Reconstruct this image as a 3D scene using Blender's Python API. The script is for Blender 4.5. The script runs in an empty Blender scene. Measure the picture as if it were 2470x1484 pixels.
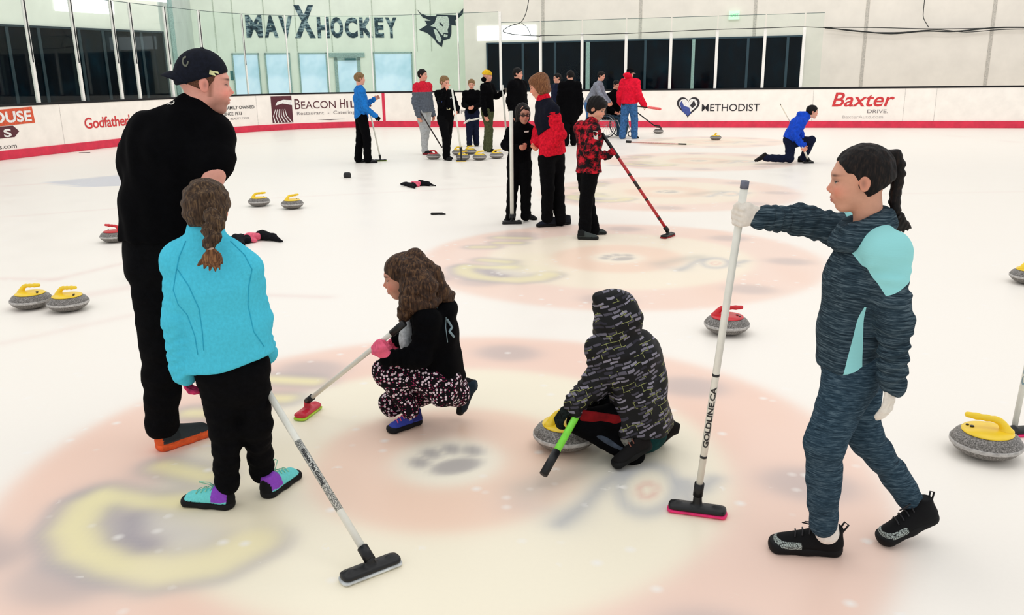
import bpy, math, random
import numpy as np
from mathutils import Vector
random.seed(4); RNG=np.random.default_rng(7)
SC=bpy.context.scene; COL=SC.collection
A=lambda *v: np.array(v,dtype=float)
def N(v):
    v=np.array(v,dtype=float); return v/np.linalg.norm(v)
# ------------------------------------------------------------------ camera geometry
FP=2040.; CX,CY=1235.,742.; HC=1.64
PIT=math.atan((742-183)/FP); ROL=-0.014
Fv=A(0,math.cos(PIT),-math.sin(PIT)); R0=A(1,0,0); U0=A(0,math.sin(PIT),math.cos(PIT))
Rv=R0*math.cos(ROL)+U0*math.sin(ROL); Uv=-R0*math.sin(ROL)+U0*math.cos(ROL)
CAM=A(0,0,HC)
def ray(x,y): return Fv+Rv*(x-CX)/FP-Uv*(y-CY)/FP
def G(x,y,z=0.):
    d=ray(x,y); return CAM+d*(z-HC)/d[2]
def P(x,y,Y):
    d=ray(x,y); return CAM+d*Y/d[1]
def pxm(pt): return FP/np.dot(A(*pt)-CAM,Fv)
cam=bpy.data.cameras.new('camera'); cam.sensor_width=36; cam.lens=FP/2470*36; cam.clip_end=200
co=bpy.data.objects.new('camera',cam); COL.objects.link(co); SC.camera=co
from mathutils import Matrix
co.matrix_world=Matrix(((Rv[0],Uv[0],-Fv[0],0),(Rv[1],Uv[1],-Fv[1],0),(Rv[2],Uv[2],-Fv[2],HC),(0,0,0,1)))
# ------------------------------------------------------------------ materials
def lin(c):
    c=np.asarray(c,dtype=float)/255.
    return np.where(c<=.04045,c/12.92,((c+.055)/1.055)**2.4)
def rgba(c):
    l=lin(c); return (float(l[0]),float(l[1]),float(l[2]),1.)
MATS={}
def newmat(name):
    m=bpy.data.materials.new(name); m.use_nodes=True; nt=m.node_tree
    b=nt.nodes['Principled BSDF']; MATS[name]=m; return m,nt,b
def nd(nt,t,**k):
    n=nt.nodes.new(t)
    for a,v in k.items(): setattr(n,a,v)
    return n
def coords(nt,scale=(1,1,1),rot=(0,0,0)):
    tc=nd(nt,'ShaderNodeTexCoord'); mp=nd(nt,'ShaderNodeMapping')
    mp.inputs['Scale'].default_value=scale; mp.inputs['Rotation'].default_value=rot
    nt.links.new(tc.outputs['Object'],mp.inputs['Vector']); return mp.outputs['Vector']
def noise(nt,vec,scale,detail=3,rough=.6):
    n=nd(nt,'ShaderNodeTexNoise'); n.inputs['Scale'].default_value=scale; n.inputs['Detail'].default_value=detail
    n.inputs['Roughness'].default_value=rough; nt.links.new(vec,n.inputs['Vector']); return n.outputs['Fac']
def ramp(nt,fac,stops,interp='LINEAR'):
    r=nd(nt,'ShaderNodeValToRGB'); r.color_ramp.interpolation=interp; e=r.color_ramp.elements
    e[0].position=stops[0][0]; e[0].color=rgba(stops[0][1]); e[1].position=stops[-1][0]; e[1].color=rgba(stops[-1][1])
    for p,c in stops[1:-1]:
        x=e.new(p); x.color=rgba(c)
    nt.links.new(fac,r.inputs['Fac']); return r.outputs['Color']
def bump(nt,b,fac,strength=.3,dist=.002):
    n=nd(nt,'ShaderNodeBump'); n.inputs['Strength'].default_value=strength; n.inputs['Distance'].default_value=dist
    nt.links.new(fac,n.inputs['Height']); nt.links.new(n.outputs['Normal'],b.inputs['Normal'])
def mat(name,c,rough=.6,metal=0.,spec=.5,var=.12,vs=30,emit=0,bmp=0.):
    if name in MATS: return MATS[name]
    m,nt,b=newmat(name)
    v=coords(nt); f=noise(nt,v,vs)
    lo=[x*(1-var) for x in c]; hi=[min(255,x*(1+var)) for x in c]
    col=ramp(nt,f,[(.3,lo),(.7,hi)]); nt.links.new(col,b.inputs['Base Color'])
    b.inputs['Roughness'].default_value=rough; b.inputs['Metallic'].default_value=metal
    b.inputs['Specular IOR Level'].default_value=spec
    if emit:
        b.inputs['Emission Color'].default_value=rgba(c); b.inputs['Emission Strength'].default_value=emit
    if bmp: bump(nt,b,f,bmp,.003)
    return m
def cloth(name,c,var=.15,rough=.92,vs=22,spec=.12,bmp=.25):
    return mat(name,c,rough,0,spec,var,vs,0,bmp)
def heather(name,c1,c2,c3,s=(22,22,260)):
    m,nt,b=newmat(name); v=coords(nt,s); f=noise(nt,v,1.,4,.7)
    col=ramp(nt,f,[(.3,c1),(.5,c2),(.68,c3)]); nt.links.new(col,b.inputs['Base Color'])
    b.inputs['Roughness'].default_value=.95; b.inputs['Specular IOR Level'].default_value=.1; bump(nt,b,f,.3,.003); return m
def camo(name,c1,c2,c3,scale=26):
    m,nt,b=newmat(name); v=coords(nt); f=noise(nt,v,scale,4,.65)
    col=ramp(nt,f,[(0.,c1),(.46,c1),(.475,c2),(.54,c2),(.56,c3)],'CONSTANT'); nt.links.new(col,b.inputs['Base Color'])
    b.inputs['Roughness'].default_value=.85; b.inputs['Specular IOR Level'].default_value=.2; return m
def vor(nt,vec,scale,feature='F1',rnd=1.):
    n=nd(nt,'ShaderNodeTexVoronoi'); n.feature=feature; n.inputs['Scale'].default_value=scale; n.inputs['Randomness'].default_value=rnd
    nt.links.new(vec,n.inputs['Vector']); return n
def mixc(nt,fac,c1,c2):
    n=nd(nt,'ShaderNodeMix'); n.data_type='RGBA'
    nt.links.new(fac,n.inputs[0])
    for i,c in ((6,c1),(7,c2)):
        if hasattr(c,'is_linked'): nt.links.new(c,n.inputs[i])
        else: n.inputs[i].default_value=rgba(c)
    return n.outputs[2]
def mth(nt,op,a,b=None):
    n=nd(nt,'ShaderNodeMath'); n.operation=op
    for i,x in enumerate((a,b)):
        if x is None: continue
        if isinstance(x,(int,float)): n.inputs[i].default_value=x
        else: nt.links.new(x,n.inputs[i])
    return n.outputs[0]
def floral(name):
    m,nt,b=newmat(name); v=coords(nt)
    n1=vor(nt,v,58,'F1',.7); n2=vor(nt,v,85,'F1',.8)
    col=mixc(nt,mth(nt,'LESS_THAN',n2.outputs['Distance'],.26),(14,10,16),(150,45,85))
    col=mixc(nt,mth(nt,'LESS_THAN',n1.outputs['Distance'],.36),col,(225,205,214))
    col=mixc(nt,mth(nt,'LESS_THAN',n1.outputs['Distance'],.12),col,(90,50,80))
    nt.links.new(col,b.inputs['Base Color']); b.inputs['Roughness'].default_value=.9; b.inputs['Specular IOR Level'].default_value=.15; return m
def leopard(name):
    m,nt,b=newmat(name); v=coords(nt); n1=vor(nt,v,150,'DISTANCE_TO_EDGE',.9)
    col=mixc(nt,mth(nt,'GREATER_THAN',n1.outputs['Distance'],.08),(12,14,14),(165,175,170))
    nt.links.new(col,b.inputs['Base Color']); b.inputs['Roughness'].default_value=.8; return m
def dashes(name):
    m,nt,b=newmat(name); v=coords(nt,(1,1,1),(.15,.35,.5))
    w=noise(nt,v,7,2); ad=nd(nt,'ShaderNodeVectorMath'); ad.operation='SCALE'
    br=nd(nt,'ShaderNodeTexBrick'); br.offset=.37; br.inputs['Scale'].default_value=1
    sx=nd(nt,'ShaderNodeSeparateXYZ'); nt.links.new(v,sx.inputs[0])
    u=mth(nt,'ADD',sx.outputs[0],mth(nt,'MULTIPLY',sx.outputs[1],.8)); zz=mth(nt,'ADD',sx.outputs[2],mth(nt,'MULTIPLY',w,.05))
    cb=nd(nt,'ShaderNodeCombineXYZ'); nt.links.new(u,cb.inputs[0]); nt.links.new(zz,cb.inputs[1]); nt.links.new(cb.outputs[0],br.inputs['Vector'])
    br.inputs['Brick Width'].default_value=.046; br.inputs['Row Height'].default_value=.0155; br.inputs['Mortar Size'].default_value=.0032
    br.inputs['Color1'].default_value=(0,0,0,1); br.inputs['Color2'].default_value=(1,1,1,1); br.inputs['Mortar'].default_value=(0,0,0,1)
    col=ramp(nt,br.outputs['Color'],[(0.,(8,8,10)),(.45,(8,8,11)),(.5,(40,38,50)),(1.,(140,136,150))])
    br2=nd(nt,'ShaderNodeTexBrick'); br2.offset=.6; br2.inputs['Scale'].default_value=1; nt.links.new(cb.outputs[0],br2.inputs['Vector'])
    br2.inputs['Brick Width'].default_value=.07; br2.inputs['Row Height'].default_value=.031; br2.inputs['Mortar Size'].default_value=.0013
    br2.inputs['Color1'].default_value=(0,0,0,1); br2.inputs['Color2'].default_value=(0,0,0,1); br2.inputs['Mortar'].default_value=(1,1,1,1)
    n3=noise(nt,v,16,1); g=mth(nt,'GREATER_THAN',n3,.56)
    col=mixc(nt,mth(nt,'MULTIPLY',br2.outputs['Color'],g),col,(150,155,95))
    nt.links.new(col,b.inputs['Base Color']); b.inputs['Roughness'].default_value=.7; b.inputs['Specular IOR Level'].default_value=.3; return m
def speckle(name):
    m,nt,b=newmat(name); v=coords(nt); f=noise(nt,v,420,2,.5); nt.links.new(ramp(nt,f,[(.46,(70,72,70)),(.56,(226,224,214))]),b.inputs['Base Color']); b.inputs['Roughness'].default_value=.4; return m
def granite(name):
    m,nt,b=newmat(name); v=coords(nt)
    f=noise(nt,v,150,3,.8); g=noise(nt,v,14,2)
    col=ramp(nt,f,[(.34,(52,50,48)),(.5,(112,108,104)),(.66,(176,170,166))])
    col=mixc(nt,mth(nt,'MULTIPLY',g,.35),col,(88,82,72)); nt.links.new(col,b.inputs['Base Color'])
    b.inputs['Roughness'].default_value=.38; b.inputs['Specular IOR Level'].default_value=.4; return m
def hairmat(name,c1,c2,c3,s=(160,160,10)):
    m,nt,b=newmat(name); v=coords(nt,s); f=noise(nt,v,1.,4,.6)
    col=ramp(nt,f,[(.32,c1),(.5,c2),(.7,c3)]); nt.links.new(col,b.inputs['Base Color'])
    b.inputs['Roughness'].default_value=.6; b.inputs['Specular IOR Level'].default_value=.18; bump(nt,b,f,.5,.004); return m
def attrmat(name,rough=.55,spec=.3,sss=False,nz=.05,ns=80):
    m,nt,b=newmat(name); a=nd(nt,'ShaderNodeAttribute'); a.attribute_name='Col'
    v=coords(nt); f=noise(nt,v,ns,3)
    mx=nd(nt,'ShaderNodeMix'); mx.data_type='RGBA'; mx.blend_type='MULTIPLY'; mx.inputs[0].default_value=1
    nt.links.new(a.outputs['Color'],mx.inputs[6])
    r=nd(nt,'ShaderNodeMapRange'); r.inputs[1].default_value=.3; r.inputs[2].default_value=.7; r.inputs[3].default_value=1-nz; r.inputs[4].default_value=1+nz
    nt.links.new(f,r.inputs[0]); nt.links.new(r.outputs[0],mx.inputs[7]); nt.links.new(mx.outputs[2],b.inputs['Base Color'])
    b.inputs['Roughness'].default_value=rough; b.inputs['Specular IOR Level'].default_value=spec; return m
# ------------------------------------------------------------------ objects
def tag(o,label=None,cat=None,group=None,kind=None):
    if label: o['label']=label
    if cat: o['category']=cat
    if group: o['group']=group
    if kind: o['kind']=kind
    return o
def masked(name,base,over):
    """material that shows colour 'over' where the mesh attribute Col is above one half"""
    m=base.copy(); m.name=name; nt=m.node_tree; b=nt.nodes['Principled BSDF']
    l=b.inputs['Base Color'].links[0]; src=l.from_socket
    a=nd(nt,'ShaderNodeAttribute'); a.attribute_name='Col'; sp=nd(nt,'ShaderNodeSeparateColor'); nt.links.new(a.outputs['Color'],sp.inputs[0])
    c=mixc(nt,mth(nt,'GREATER_THAN',sp.outputs[0],.5),src,over); nt.links.new(c,b.inputs['Base Color']); return m
def mk(name,V,Fc,mats,base=(0,0,0),parent=None,mi=None,col=None,smooth=True):
    """V (n,3) world coords; Fc list or (m,4) array; linked as one mesh object"""
    V=np.asarray(V,dtype=np.float64)-np.asarray(base,dtype=float)
    me=bpy.data.meshes.new(name)
    if isinstance(Fc,np.ndarray):
        n=len(Fc); w=Fc.shape[1]
        me.vertices.add(len(V)); me.vertices.foreach_set('co',V.astype(np.float32).ravel())
        me.loops.add(n*w); me.loops.foreach_set('vertex_index',Fc.astype(np.int32).ravel())
        me.polygons.add(n); me.polygons.foreach_set('loop_start',(np.arange(n)*w).astype(np.int32))
        me.update(calc_edges=True)
    else:
        me.from_pydata([tuple(v) for v in V],[],[tuple(int(i) for i in q) for q in Fc]); me.update()
    if not isinstance(mats,(list,tuple)): mats=[mats]
    for m in mats: me.materials.append(m)
    if mi is not None: me.polygons.foreach_set('material_index',np.asarray(mi,dtype=np.int32))
    me.polygons.foreach_set('use_smooth',np.full(len(me.polygons),bool(smooth)))
    if col is not None:
        ca=me.color_attributes.new('Col','FLOAT_COLOR','POINT')
        c4=np.ones((len(V),4),dtype=np.float32); c4[:,:3]=col; ca.data.foreach_set('color',c4.ravel())
    o=bpy.data.objects.new(name,me); COL.objects.link(o)
    if parent is not None: o.parent=parent
    else: o.location=tuple(float(x) for x in base)
    return o
def empty(name,base,label,cat,group=None):
    o=bpy.data.objects.new(name,None); COL.objects.link(o); o.location=tuple(float(x) for x in base); o.empty_display_size=.1
    return tag(o,label,cat,group)
def copy_tree(o,parent=None):
    c=o.copy(); COL.objects.link(c); c.parent=parent
    for ch in list(o.children): copy_tree(ch,c)
    return c
class MB:
    def __init__(s): s.V=[]; s.F=[]; s.M=[]
    def add(s,V,Fc,m=0):
        o=len(s.V); s.V+= [tuple(v) for v in V]; s.F+=[tuple(i+o for i in q) for q in Fc]; s.M+=[m]*len(Fc); return s
    def box(s,c,half,ax=None,m=0):
        ax=np.eye(3) if ax is None else np.array(ax,dtype=float); c=A(*c)
        v=[c+ax[0]*half[0]*i+ax[1]*half[1]*j+ax[2]*half[2]*k for i in(-1,1) for j in(-1,1) for k in(-1,1)]
        return s.add(v,[(0,1,3,2),(4,6,7,5),(0,4,5,1),(2,3,7,6),(0,2,6,4),(1,5,7,3)],m)
    def tube(s,pts,r,seg=12,m=0,cap=True):
        pts=[A(*p) for p in pts]; n=len(pts); r=[r]*n if np.isscalar(r) else r
        up=None; V=[]
        for i in range(n):
            t=N(pts[min(i+1,n-1)]-pts[max(i-1,0)])
            if up is None: up=N(np.cross(t,A(0.3,.5,.8)))
            up=N(up-t*np.dot(up,t)); w=np.cross(t,up)
            for k in range(seg):
                a=2*math.pi*k/seg; V.append(pts[i]+(up*math.cos(a)+w*math.sin(a))*r[i])
        Fc=[(i*seg+k,i*seg+(k+1)%seg,(i+1)*seg+(k+1)%seg,(i+1)*seg+k) for i in range(n-1) for k in range(seg)]
        if cap: Fc+= [tuple(range(seg))[::-1],tuple((n-1)*seg+k for k in range(seg))]
        return s.add(V,Fc,m)
    def lathe(s,prof,seg=40,c=(0,0,0),m=0):
        V=[];n=len(prof)
        for r,z in prof:
            for k in range(seg):
                a=2*math.pi*k/seg; V.append((c[0]+r*math.cos(a),c[1]+r*math.sin(a),c[2]+z))
        Fc=[(i*seg+k,i*seg+(k+1)%seg,(i+1)*seg+(k+1)%seg,(i+1)*seg+k) for i in range(n-1) for k in range(seg)]
        Fc+= [tuple(range(seg))[::-1],tuple((n-1)*seg+k for k in range(seg))]
        return s.add(V,Fc,m)
    def build(s,name,mats,parent=None,base=(0,0,0),smooth=False):
        return mk(name,np.array(s.V),s.F,mats,base,parent,s.M,smooth=smooth)
# ------------------------------------------------------------------ smooth solids
class Pr:
    def __init__(s,f,lo,hi,op='u',k=None): s.f=f; s.lo=np.array(lo); s.hi=np.array(hi); s.op=op; s.k=k
def sub(p,k=None): p.op='s'; p.k=k; return p
def kk(p,k): p.k=k; return p
def cone(a,b,ra,rb,fold=None):
    a=A(*a); b=A(*b); ab=b-a; L2=float(ab@ab)+1e-12; L=math.sqrt(L2)
    pr=N(np.cross(ab,A(.31,.77,.2))) if L>1e-5 else A(1,0,0)
    def f(x,y,z):
        X=x-a[0];Y=y-a[1];Z=z-a[2]
        t=np.clip((X*ab[0]+Y*ab[1]+Z*ab[2])/L2,0,1)
        qx=X-t*ab[0];qy=Y-t*ab[1];qz=Z-t*ab[2]
        d=np.sqrt(qx*qx+qy*qy+qz*qz); r=ra+(rb-ra)*t
        if fold:
            ph=(qx*pr[0]+qy*pr[1]+qz*pr[2])/(.5*(ra+rb))
            r=r+fold[0]*(np.sin(6.283*fold[1]*t+1.7*ph+np.sin(3.1*ph+fold[1]))+.5*np.sin(6.283*fold[1]*1.9*t-2.3*ph))
        return d-r
    m=max(ra,rb)+(2*fold[0] if fold else 0)
    return Pr(f,np.minimum(a,b)-m,np.maximum(a,b)+m)
def ecap(a,b,lat,ra,rb):
    a=A(*a);b=A(*b);ab=b-a;L2=float(ab@ab)+1e-12;ax=N(ab)
    lat=N(A(*lat)-ax*np.dot(lat,ax)); dp=np.cross(ax,lat)
    def f(x,y,z):
        X=x-a[0];Y=y-a[1];Z=z-a[2]
        t=np.clip((X*ab[0]+Y*ab[1]+Z*ab[2])/L2,0,1)
        qx=X-t*ab[0];qy=Y-t*ab[1];qz=Z-t*ab[2]
        W=ra[0]+(rb[0]-ra[0])*t; D=ra[1]+(rb[1]-ra[1])*t; m=np.minimum(W,D)
        u=(qx*lat[0]+qy*lat[1]+qz*lat[2])/W; v=(qx*dp[0]+qy*dp[1]+qz*dp[2])/D; w=(qx*ax[0]+qy*ax[1]+qz*ax[2])/m
        return (np.sqrt(u*u+v*v+w*w)-1)*m
    m=max(max(ra),max(rb)); return Pr(f,np.minimum(a,b)-m,np.maximum(a,b)+m)
def ell(c,r,ax=None):
    c=A(*c); ax=np.eye(3) if ax is None else np.array(ax,dtype=float); m=min(r)
    def f(x,y,z):
        X=x-c[0];Y=y-c[1];Z=z-c[2]; s=0;s2=0
        for i in range(3):
            q=(X*ax[i][0]+Y*ax[i][1]+Z*ax[i][2]); s=s+(q/r[i])**2; s2=s2+(q/r[i]**2)**2
        k0=np.sqrt(s); return k0*(k0-1)/np.sqrt(s2+1e-12)
    M=max(r); return Pr(f,c-M,c+M)
def rbox(c,half,ax,rd):
    c=A(*c); ax=np.array(ax,dtype=float); h=[x-rd for x in half]
    def f(x,y,z):
        X=x-c[0];Y=y-c[1];Z=z-c[2]; o=0; mx=None
        for i in range(3):
            q=abs(X*ax[i][0]+Y*ax[i][1]+Z*ax[i][2])-h[i]; o=o+np.maximum(q,0)**2; mx=q if mx is None else np.maximum(mx,q)
        return np.sqrt(o)+np.minimum(mx,0)-rd
    M=float(np.linalg.norm(half)); return Pr(f,c-M,c+M)
def cut(p,n,k=.004):
    """keep the side where n.(x-p)<0"""
    p=A(*p);n=N(n)
    q=Pr(lambda x,y,z:(x-p[0])*n[0]+(y-p[1])*n[1]+(z-p[2])*n[2],[-1e9]*3,[1e9]*3); q.op='i'; q.k=k; return q
def smin(a,b,k):
    h=np.maximum(k-abs(a-b),0)/k; return np.minimum(a,b)-h*h*k*.25
EDG=[((0,0,0),(1,0,0)),((0,1,0),(1,1,0)),((0,0,1),(1,0,1)),((0,1,1),(1,1,1)),((0,0,0),(0,1,0)),((1,0,0),(1,1,0)),((0,0,1),(0,1,1)),((1,0,1),(1,1,1)),((0,0,0),(0,0,1)),((1,0,0),(1,0,1)),((0,1,0),(0,1,1)),((1,1,0),(1,1,1))]
def surf(prims,res,k=.02,disp=None,maxc=5e6):
    us=[p for p in prims if p.op=='u']
    lo=np.min([p.lo for p in us],0)-3*res; hi=np.max([p.hi for p in us],0)+3*res
    while np.prod((hi-lo)/res)>maxc: res*=1.12
    n=np.ceil((hi-lo)/res).astype(int)+2
    X=(lo[0]+res*np.arange(n[0])).astype(np.float32);Y=(lo[1]+res*np.arange(n[1])).astype(np.float32);Z=(lo[2]+res*np.arange(n[2])).astype(np.float32)
    D=np.full(n,.5,dtype=np.float32)
    for p in prims:
        pk=p.k or k
        i0=np.clip(np.floor((p.lo-pk-2*res-lo)/res),0,n-1).astype(int); i1=np.clip(np.ceil((p.hi+pk+2*res-lo)/res)+1,1,n).astype(int)
        if (i1<=i0).any(): continue
        sl=tuple(slice(a,b) for a,b in zip(i0,i1))
        d=p.f(X[sl[0]][:,None,None],Y[sl[1]][None,:,None],Z[sl[2]][None,None,:])
        if p.op=='u': D[sl]=smin(D[sl],d,pk)
        elif p.op=='s': D[sl]=-smin(-D[sl],d,pk)
        else: D[sl]=-smin(-D[sl],-d,pk)
    if disp is not None: D=D+disp(X[:,None,None],Y[None,:,None],Z[None,None,:]).astype(np.float32)
    ins=D<0
    c=sum(ins[a:n[0]-1+a,b:n[1]-1+b,e:n[2]-1+e].astype(np.int8) for a in(0,1) for b in(0,1) for e in(0,1))
    act=(c>0)&(c<8); ids=np.argwhere(act); idx=np.full(act.shape,-1,dtype=np.int32); idx[act]=np.arange(len(ids))
    acc=np.zeros((len(ids),3)); cnt=np.zeros(len(ids))
    for e0,e1 in EDG:
        a=D[tuple((ids+e0).T)]; b=D[tuple((ids+e1).T)]; m=(a<0)!=(b<0)
        t=np.where(m,a/np.where(m,a-b,1),0)[:,None]
        acc+=np.where(m[:,None],np.array(e0)+(np.array(e1)-np.array(e0))*t,0); cnt+=m
    V=lo+(ids+acc/np.maximum(cnt,1)[:,None])*res
    Q=[]
    for ax in range(3):
        s0=[slice(None)]*3;s1=[slice(None)]*3; s0[ax]=slice(0,-1); s1[ax]=slice(1,None)
        e=ins[tuple(s0)]!=ins[tuple(s1)]; o=[x for x in range(3) if x!=ax]
        sl=[slice(None)]*3; sl[o[0]]=slice(1,-1); sl[o[1]]=slice(1,-1); w=np.argwhere(e[tuple(sl)])
        w[:,o[0]]+=1; w[:,o[1]]+=1
        fl=ins[tuple(w.T)]
        def g(a,b):
            q=w.copy(); q[:,o[0]]-=a; q[:,o[1]]-=b; return idx[tuple(q.T)]
        q=np.stack([g(1,1),g(0,1),g(0,0),g(1,0)],1)
        if ax==1: fl=~fl
        q[~fl]=q[~fl][:,::-1]; Q.append(q)
    Q=np.concatenate(Q); Q=Q[(Q>=0).all(1)]
    # one light smoothing pass
    s=np.zeros_like(V);c2=np.zeros(len(V))
    for a,b in((0,1),(1,2),(2,3),(3,0)):
        for i,j in((a,b),(b,a)):
            for d in range(3): s[:,d]+=np.bincount(Q[:,i],V[Q[:,j],d],len(V))
            c2+=np.bincount(Q[:,i],minlength=len(V))
    V=V*.45+.55*s/np.maximum(c2,1)[:,None]
    return V,Q
def solid(name,prims,m,res,k=.02,parent=None,base=(0,0,0),disp=None,matf=None,col=None):
    V,Q=surf(prims,res,k,disp)
    mi=None
    if matf is not None:
        mi=matf(V[Q].mean(1))
    cc=col(V) if col else None
    return mk(name,V,Q,m,base,parent,mi,cc)
def merge(L):
    V=[];Q=[];C=[];o=0
    for v,q,c in L: V.append(v);Q.append(q+o);C.append(c);o+=len(v)
    return np.concatenate(V),np.concatenate(Q),np.concatenate(C)
def wob(amp,f1,seed=0):
    r=np.random.default_rng(seed); W=r.normal(size=(5,3))*f1; ph=r.uniform(0,6,5)
    def g(x,y,z):
        s=0
        for w,p in zip(W,ph): s=s+np.sin(x*w[0]+y*w[1]+z*w[2]+p)
        return s*amp/2.2
    return g
# ------------------------------------------------------------------ people
SKM=attrmat('skin',.5,.35,nz=.04,ns=60)
ATM=attrmat('patterned',.8,.2,nz=.08,ns=120)
class HF:
    """head frame: f forward, r right, u up, in units of head height"""
    def __init__(s,c,fwd,hh,up=(0,0,1)):
        s.c=A(*c); s.f=N(fwd); up=A(*up); s.r=N(np.cross(s.f,up)); s.u=np.cross(s.r,s.f); s.h=hh; s.ax=[s.f,s.r,s.u]
    def p(s,f,r,u): return s.c+(s.f*f+s.r*r+s.u*u)*s.h
    def e(s,c,r,tilt=0.):
        ax=s.ax
        if tilt:
            ct,st=math.cos(tilt),math.sin(tilt); ax=[s.f*ct+s.u*st,s.r,-s.f*st+s.u*ct]
        return ell(s.p(*c),[x*s.h for x in r],ax)
    def k(s,a,b,ra,rb): return cone(s.p(*a),s.p(*b),ra*s.h,rb*s.h)
    def loc(s,V):
        d=(V-s.c)/s.h; return d@s.f,d@s.r,d@s.u
def head_piece(h,res,skin,kid=True,lip=None,brow=(60,40,30),shade=None,neck=None):
    k=kid
    pr=[h.e((-.07,0,.12),(.405,.325,.365)),h.e((.10,0,-.10),(.275,.245,.345)),
        h.e((.20,0,-.36),(.13,.13,.10)) if k else h.e((.21,0,-.385),(.14,.155,.105)),
        h.e((.22,.125,-.13),(.12,.10,.12)),h.e((.22,-.125,-.13),(.12,.10,.12)),
        h.e((.25,0,.12),(.11,.21,.08)),
        h.e((.335,0,-.24),(.055,.10,.055)),
        kk(h.k((.33,0,.03),(.415 if k else .425,0,-.085),.022,.032),.04*h.h),
        kk(h.e((.375,.035,-.125),(.045,.03,.028)),.03*h.h),kk(h.e((.375,-.035,-.125),(.045,.03,.028)),.03*h.h),
        sub(h.e((.40,.125,.02),(.07,.07,.042)),.05*h.h),sub(h.e((.40,-.125,.02),(.07,.07,.042)),.05*h.h),
        kk(h.e((.275,.125,.012),(.062,.062,.055)),.012*h.h),kk(h.e((.275,-.125,.012),(.062,.062,.055)),.012*h.h),
        kk(h.e((.372,0,-.215),(.032,.075,.018)),.02*h.h),kk(h.e((.365,0,-.262),(.035,.062,.022)),.02*h.h),
        sub(h.e((.41,0,-.238),(.03,.075,.006)),.012*h.h)]
    for s in(-1,1):
        pr+=[kk(h.e((-.05,s*.322,-.03),(.075,.03,.115),.18),.03*h.h),kk(sub(h.e((-.03,s*.356,-.015),(.040,.026,.078),.18)),.012*h.h)]
    if neck is not None:
        pr.append(cone(h.p(-.1,0,-.22),neck[0],neck[1]*1.02,neck[1]))
    V,Q=surf(pr,res,.07*h.h)
    f,r,u=h.loc(V); C=np.tile(np.array(skin,dtype=float),(len(V),1))
    def mixm(w,c):
        w=np.clip(w,0,1)[:,None]; C[:]=C*(1-w)+np.array(c,dtype=float)*w
    sk=np.array(skin,dtype=float)
    g=lambda a,b,c,ra,rb,rc:np.exp(-(((f-a)/ra)**2+((abs(r)-b)/rb)**2+((u-c)/rc)**2))
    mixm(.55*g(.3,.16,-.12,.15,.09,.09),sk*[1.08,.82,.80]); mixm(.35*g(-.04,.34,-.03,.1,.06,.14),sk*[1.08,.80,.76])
    mixm(.6*g(-.03,.35,-.02,.035,.05,.06),sk*.62)  # ear hollow: its shade is painted into the skin colour
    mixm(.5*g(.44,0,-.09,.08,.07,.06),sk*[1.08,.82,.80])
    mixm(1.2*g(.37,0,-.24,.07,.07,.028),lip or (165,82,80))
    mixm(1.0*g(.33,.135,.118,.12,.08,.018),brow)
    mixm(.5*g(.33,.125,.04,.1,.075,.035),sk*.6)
    e=(abs(abs(r)-.125)<.045)&(abs(u-.008)<.0125*(1-((abs(r)-.125)/.05)**2*.8))&(f>.28); C[e]=(205,198,192)
    e2=((abs(r)-.130)**2+(u-.008)**2<.024**2)&(f>.28)&e; C[e2]=(45,30,25)
    ln=(abs(abs(r)-.127)<.06)&(abs(u-.026)<.008)&(f>.25); C[ln]=(40,28,24)
    if shade is not None: shade(f,r,u,C)
    return V,Q,lin(np.clip(C,0,255))
def hand_prims(w,d,n,L,curl=(25,30,20),thumb=35,side=1,spread=.02):
    """w wrist, d finger direction, n palm normal (towards what it holds), side: thumb on +-cross(n,d)"""
    d=N(d); n=N(A(*n)-d*np.dot(n,d)); t=np.cross(n,d)*side; w=A(*w)
    pr=[ecap(w+d*.05*L,w+d*.36*L,t,(.15*L,.095*L),(.20*L,.085*L)),cone(w-d*.25*L,w+d*.05*L,.125*L,.13*L)]
    for i,(o,ln) in enumerate(((.165,.88),(.058,1.),(-.052,.94),(-.155,.76))):
        p=w+d*.43*L+t*o*L; dd=N(d+t*(o*spread*6)); a=0; r=.053*L
        for j,(sl,c) in enumerate(zip((.24,.16,.12),curl)):
            a+=math.radians(c); q=p+(dd*math.cos(a)+n*math.sin(a))*sl*ln*L
            pr.append(kk(cone(p,q,r,r*.92),.012 if j else .03*L)); p=q; r*=.92
    b=w+d*.10*L+t*.13*L; a=math.radians(thumb)
    q=b+(d*math.cos(a)+t*math.sin(a)*.75+n*.35*math.sin(a))*.24*L; pr.append(cone(b,q,.075*L,.062*L))
    q2=q+(d*math.cos(a*.5)*.9+t*math.sin(a*.3)+n*.5)*.19*L; pr.append(kk(cone(q,q2,.06*L,.048*L),.012))
    return pr
def grip_prims(pt,pole,fore,L,thumb_up=1,flip=1):
    """hand closed round a pole: pt on the pole, pole = axis (thumb side), fore = direction of the forearm towards the hand"""
    t=N(pole)*thumb_up; d=N(A(*fore)-t*np.dot(fore,t)); n=np.cross(d,t)*flip
    w=A(*pt)-d*.40*L-n*.13*L
    side=1 if np.dot(np.cross(n,d),t)>0 else -1
    return hand_prims(w,d,n,L,(78,82,55),30,side,0), w
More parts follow.
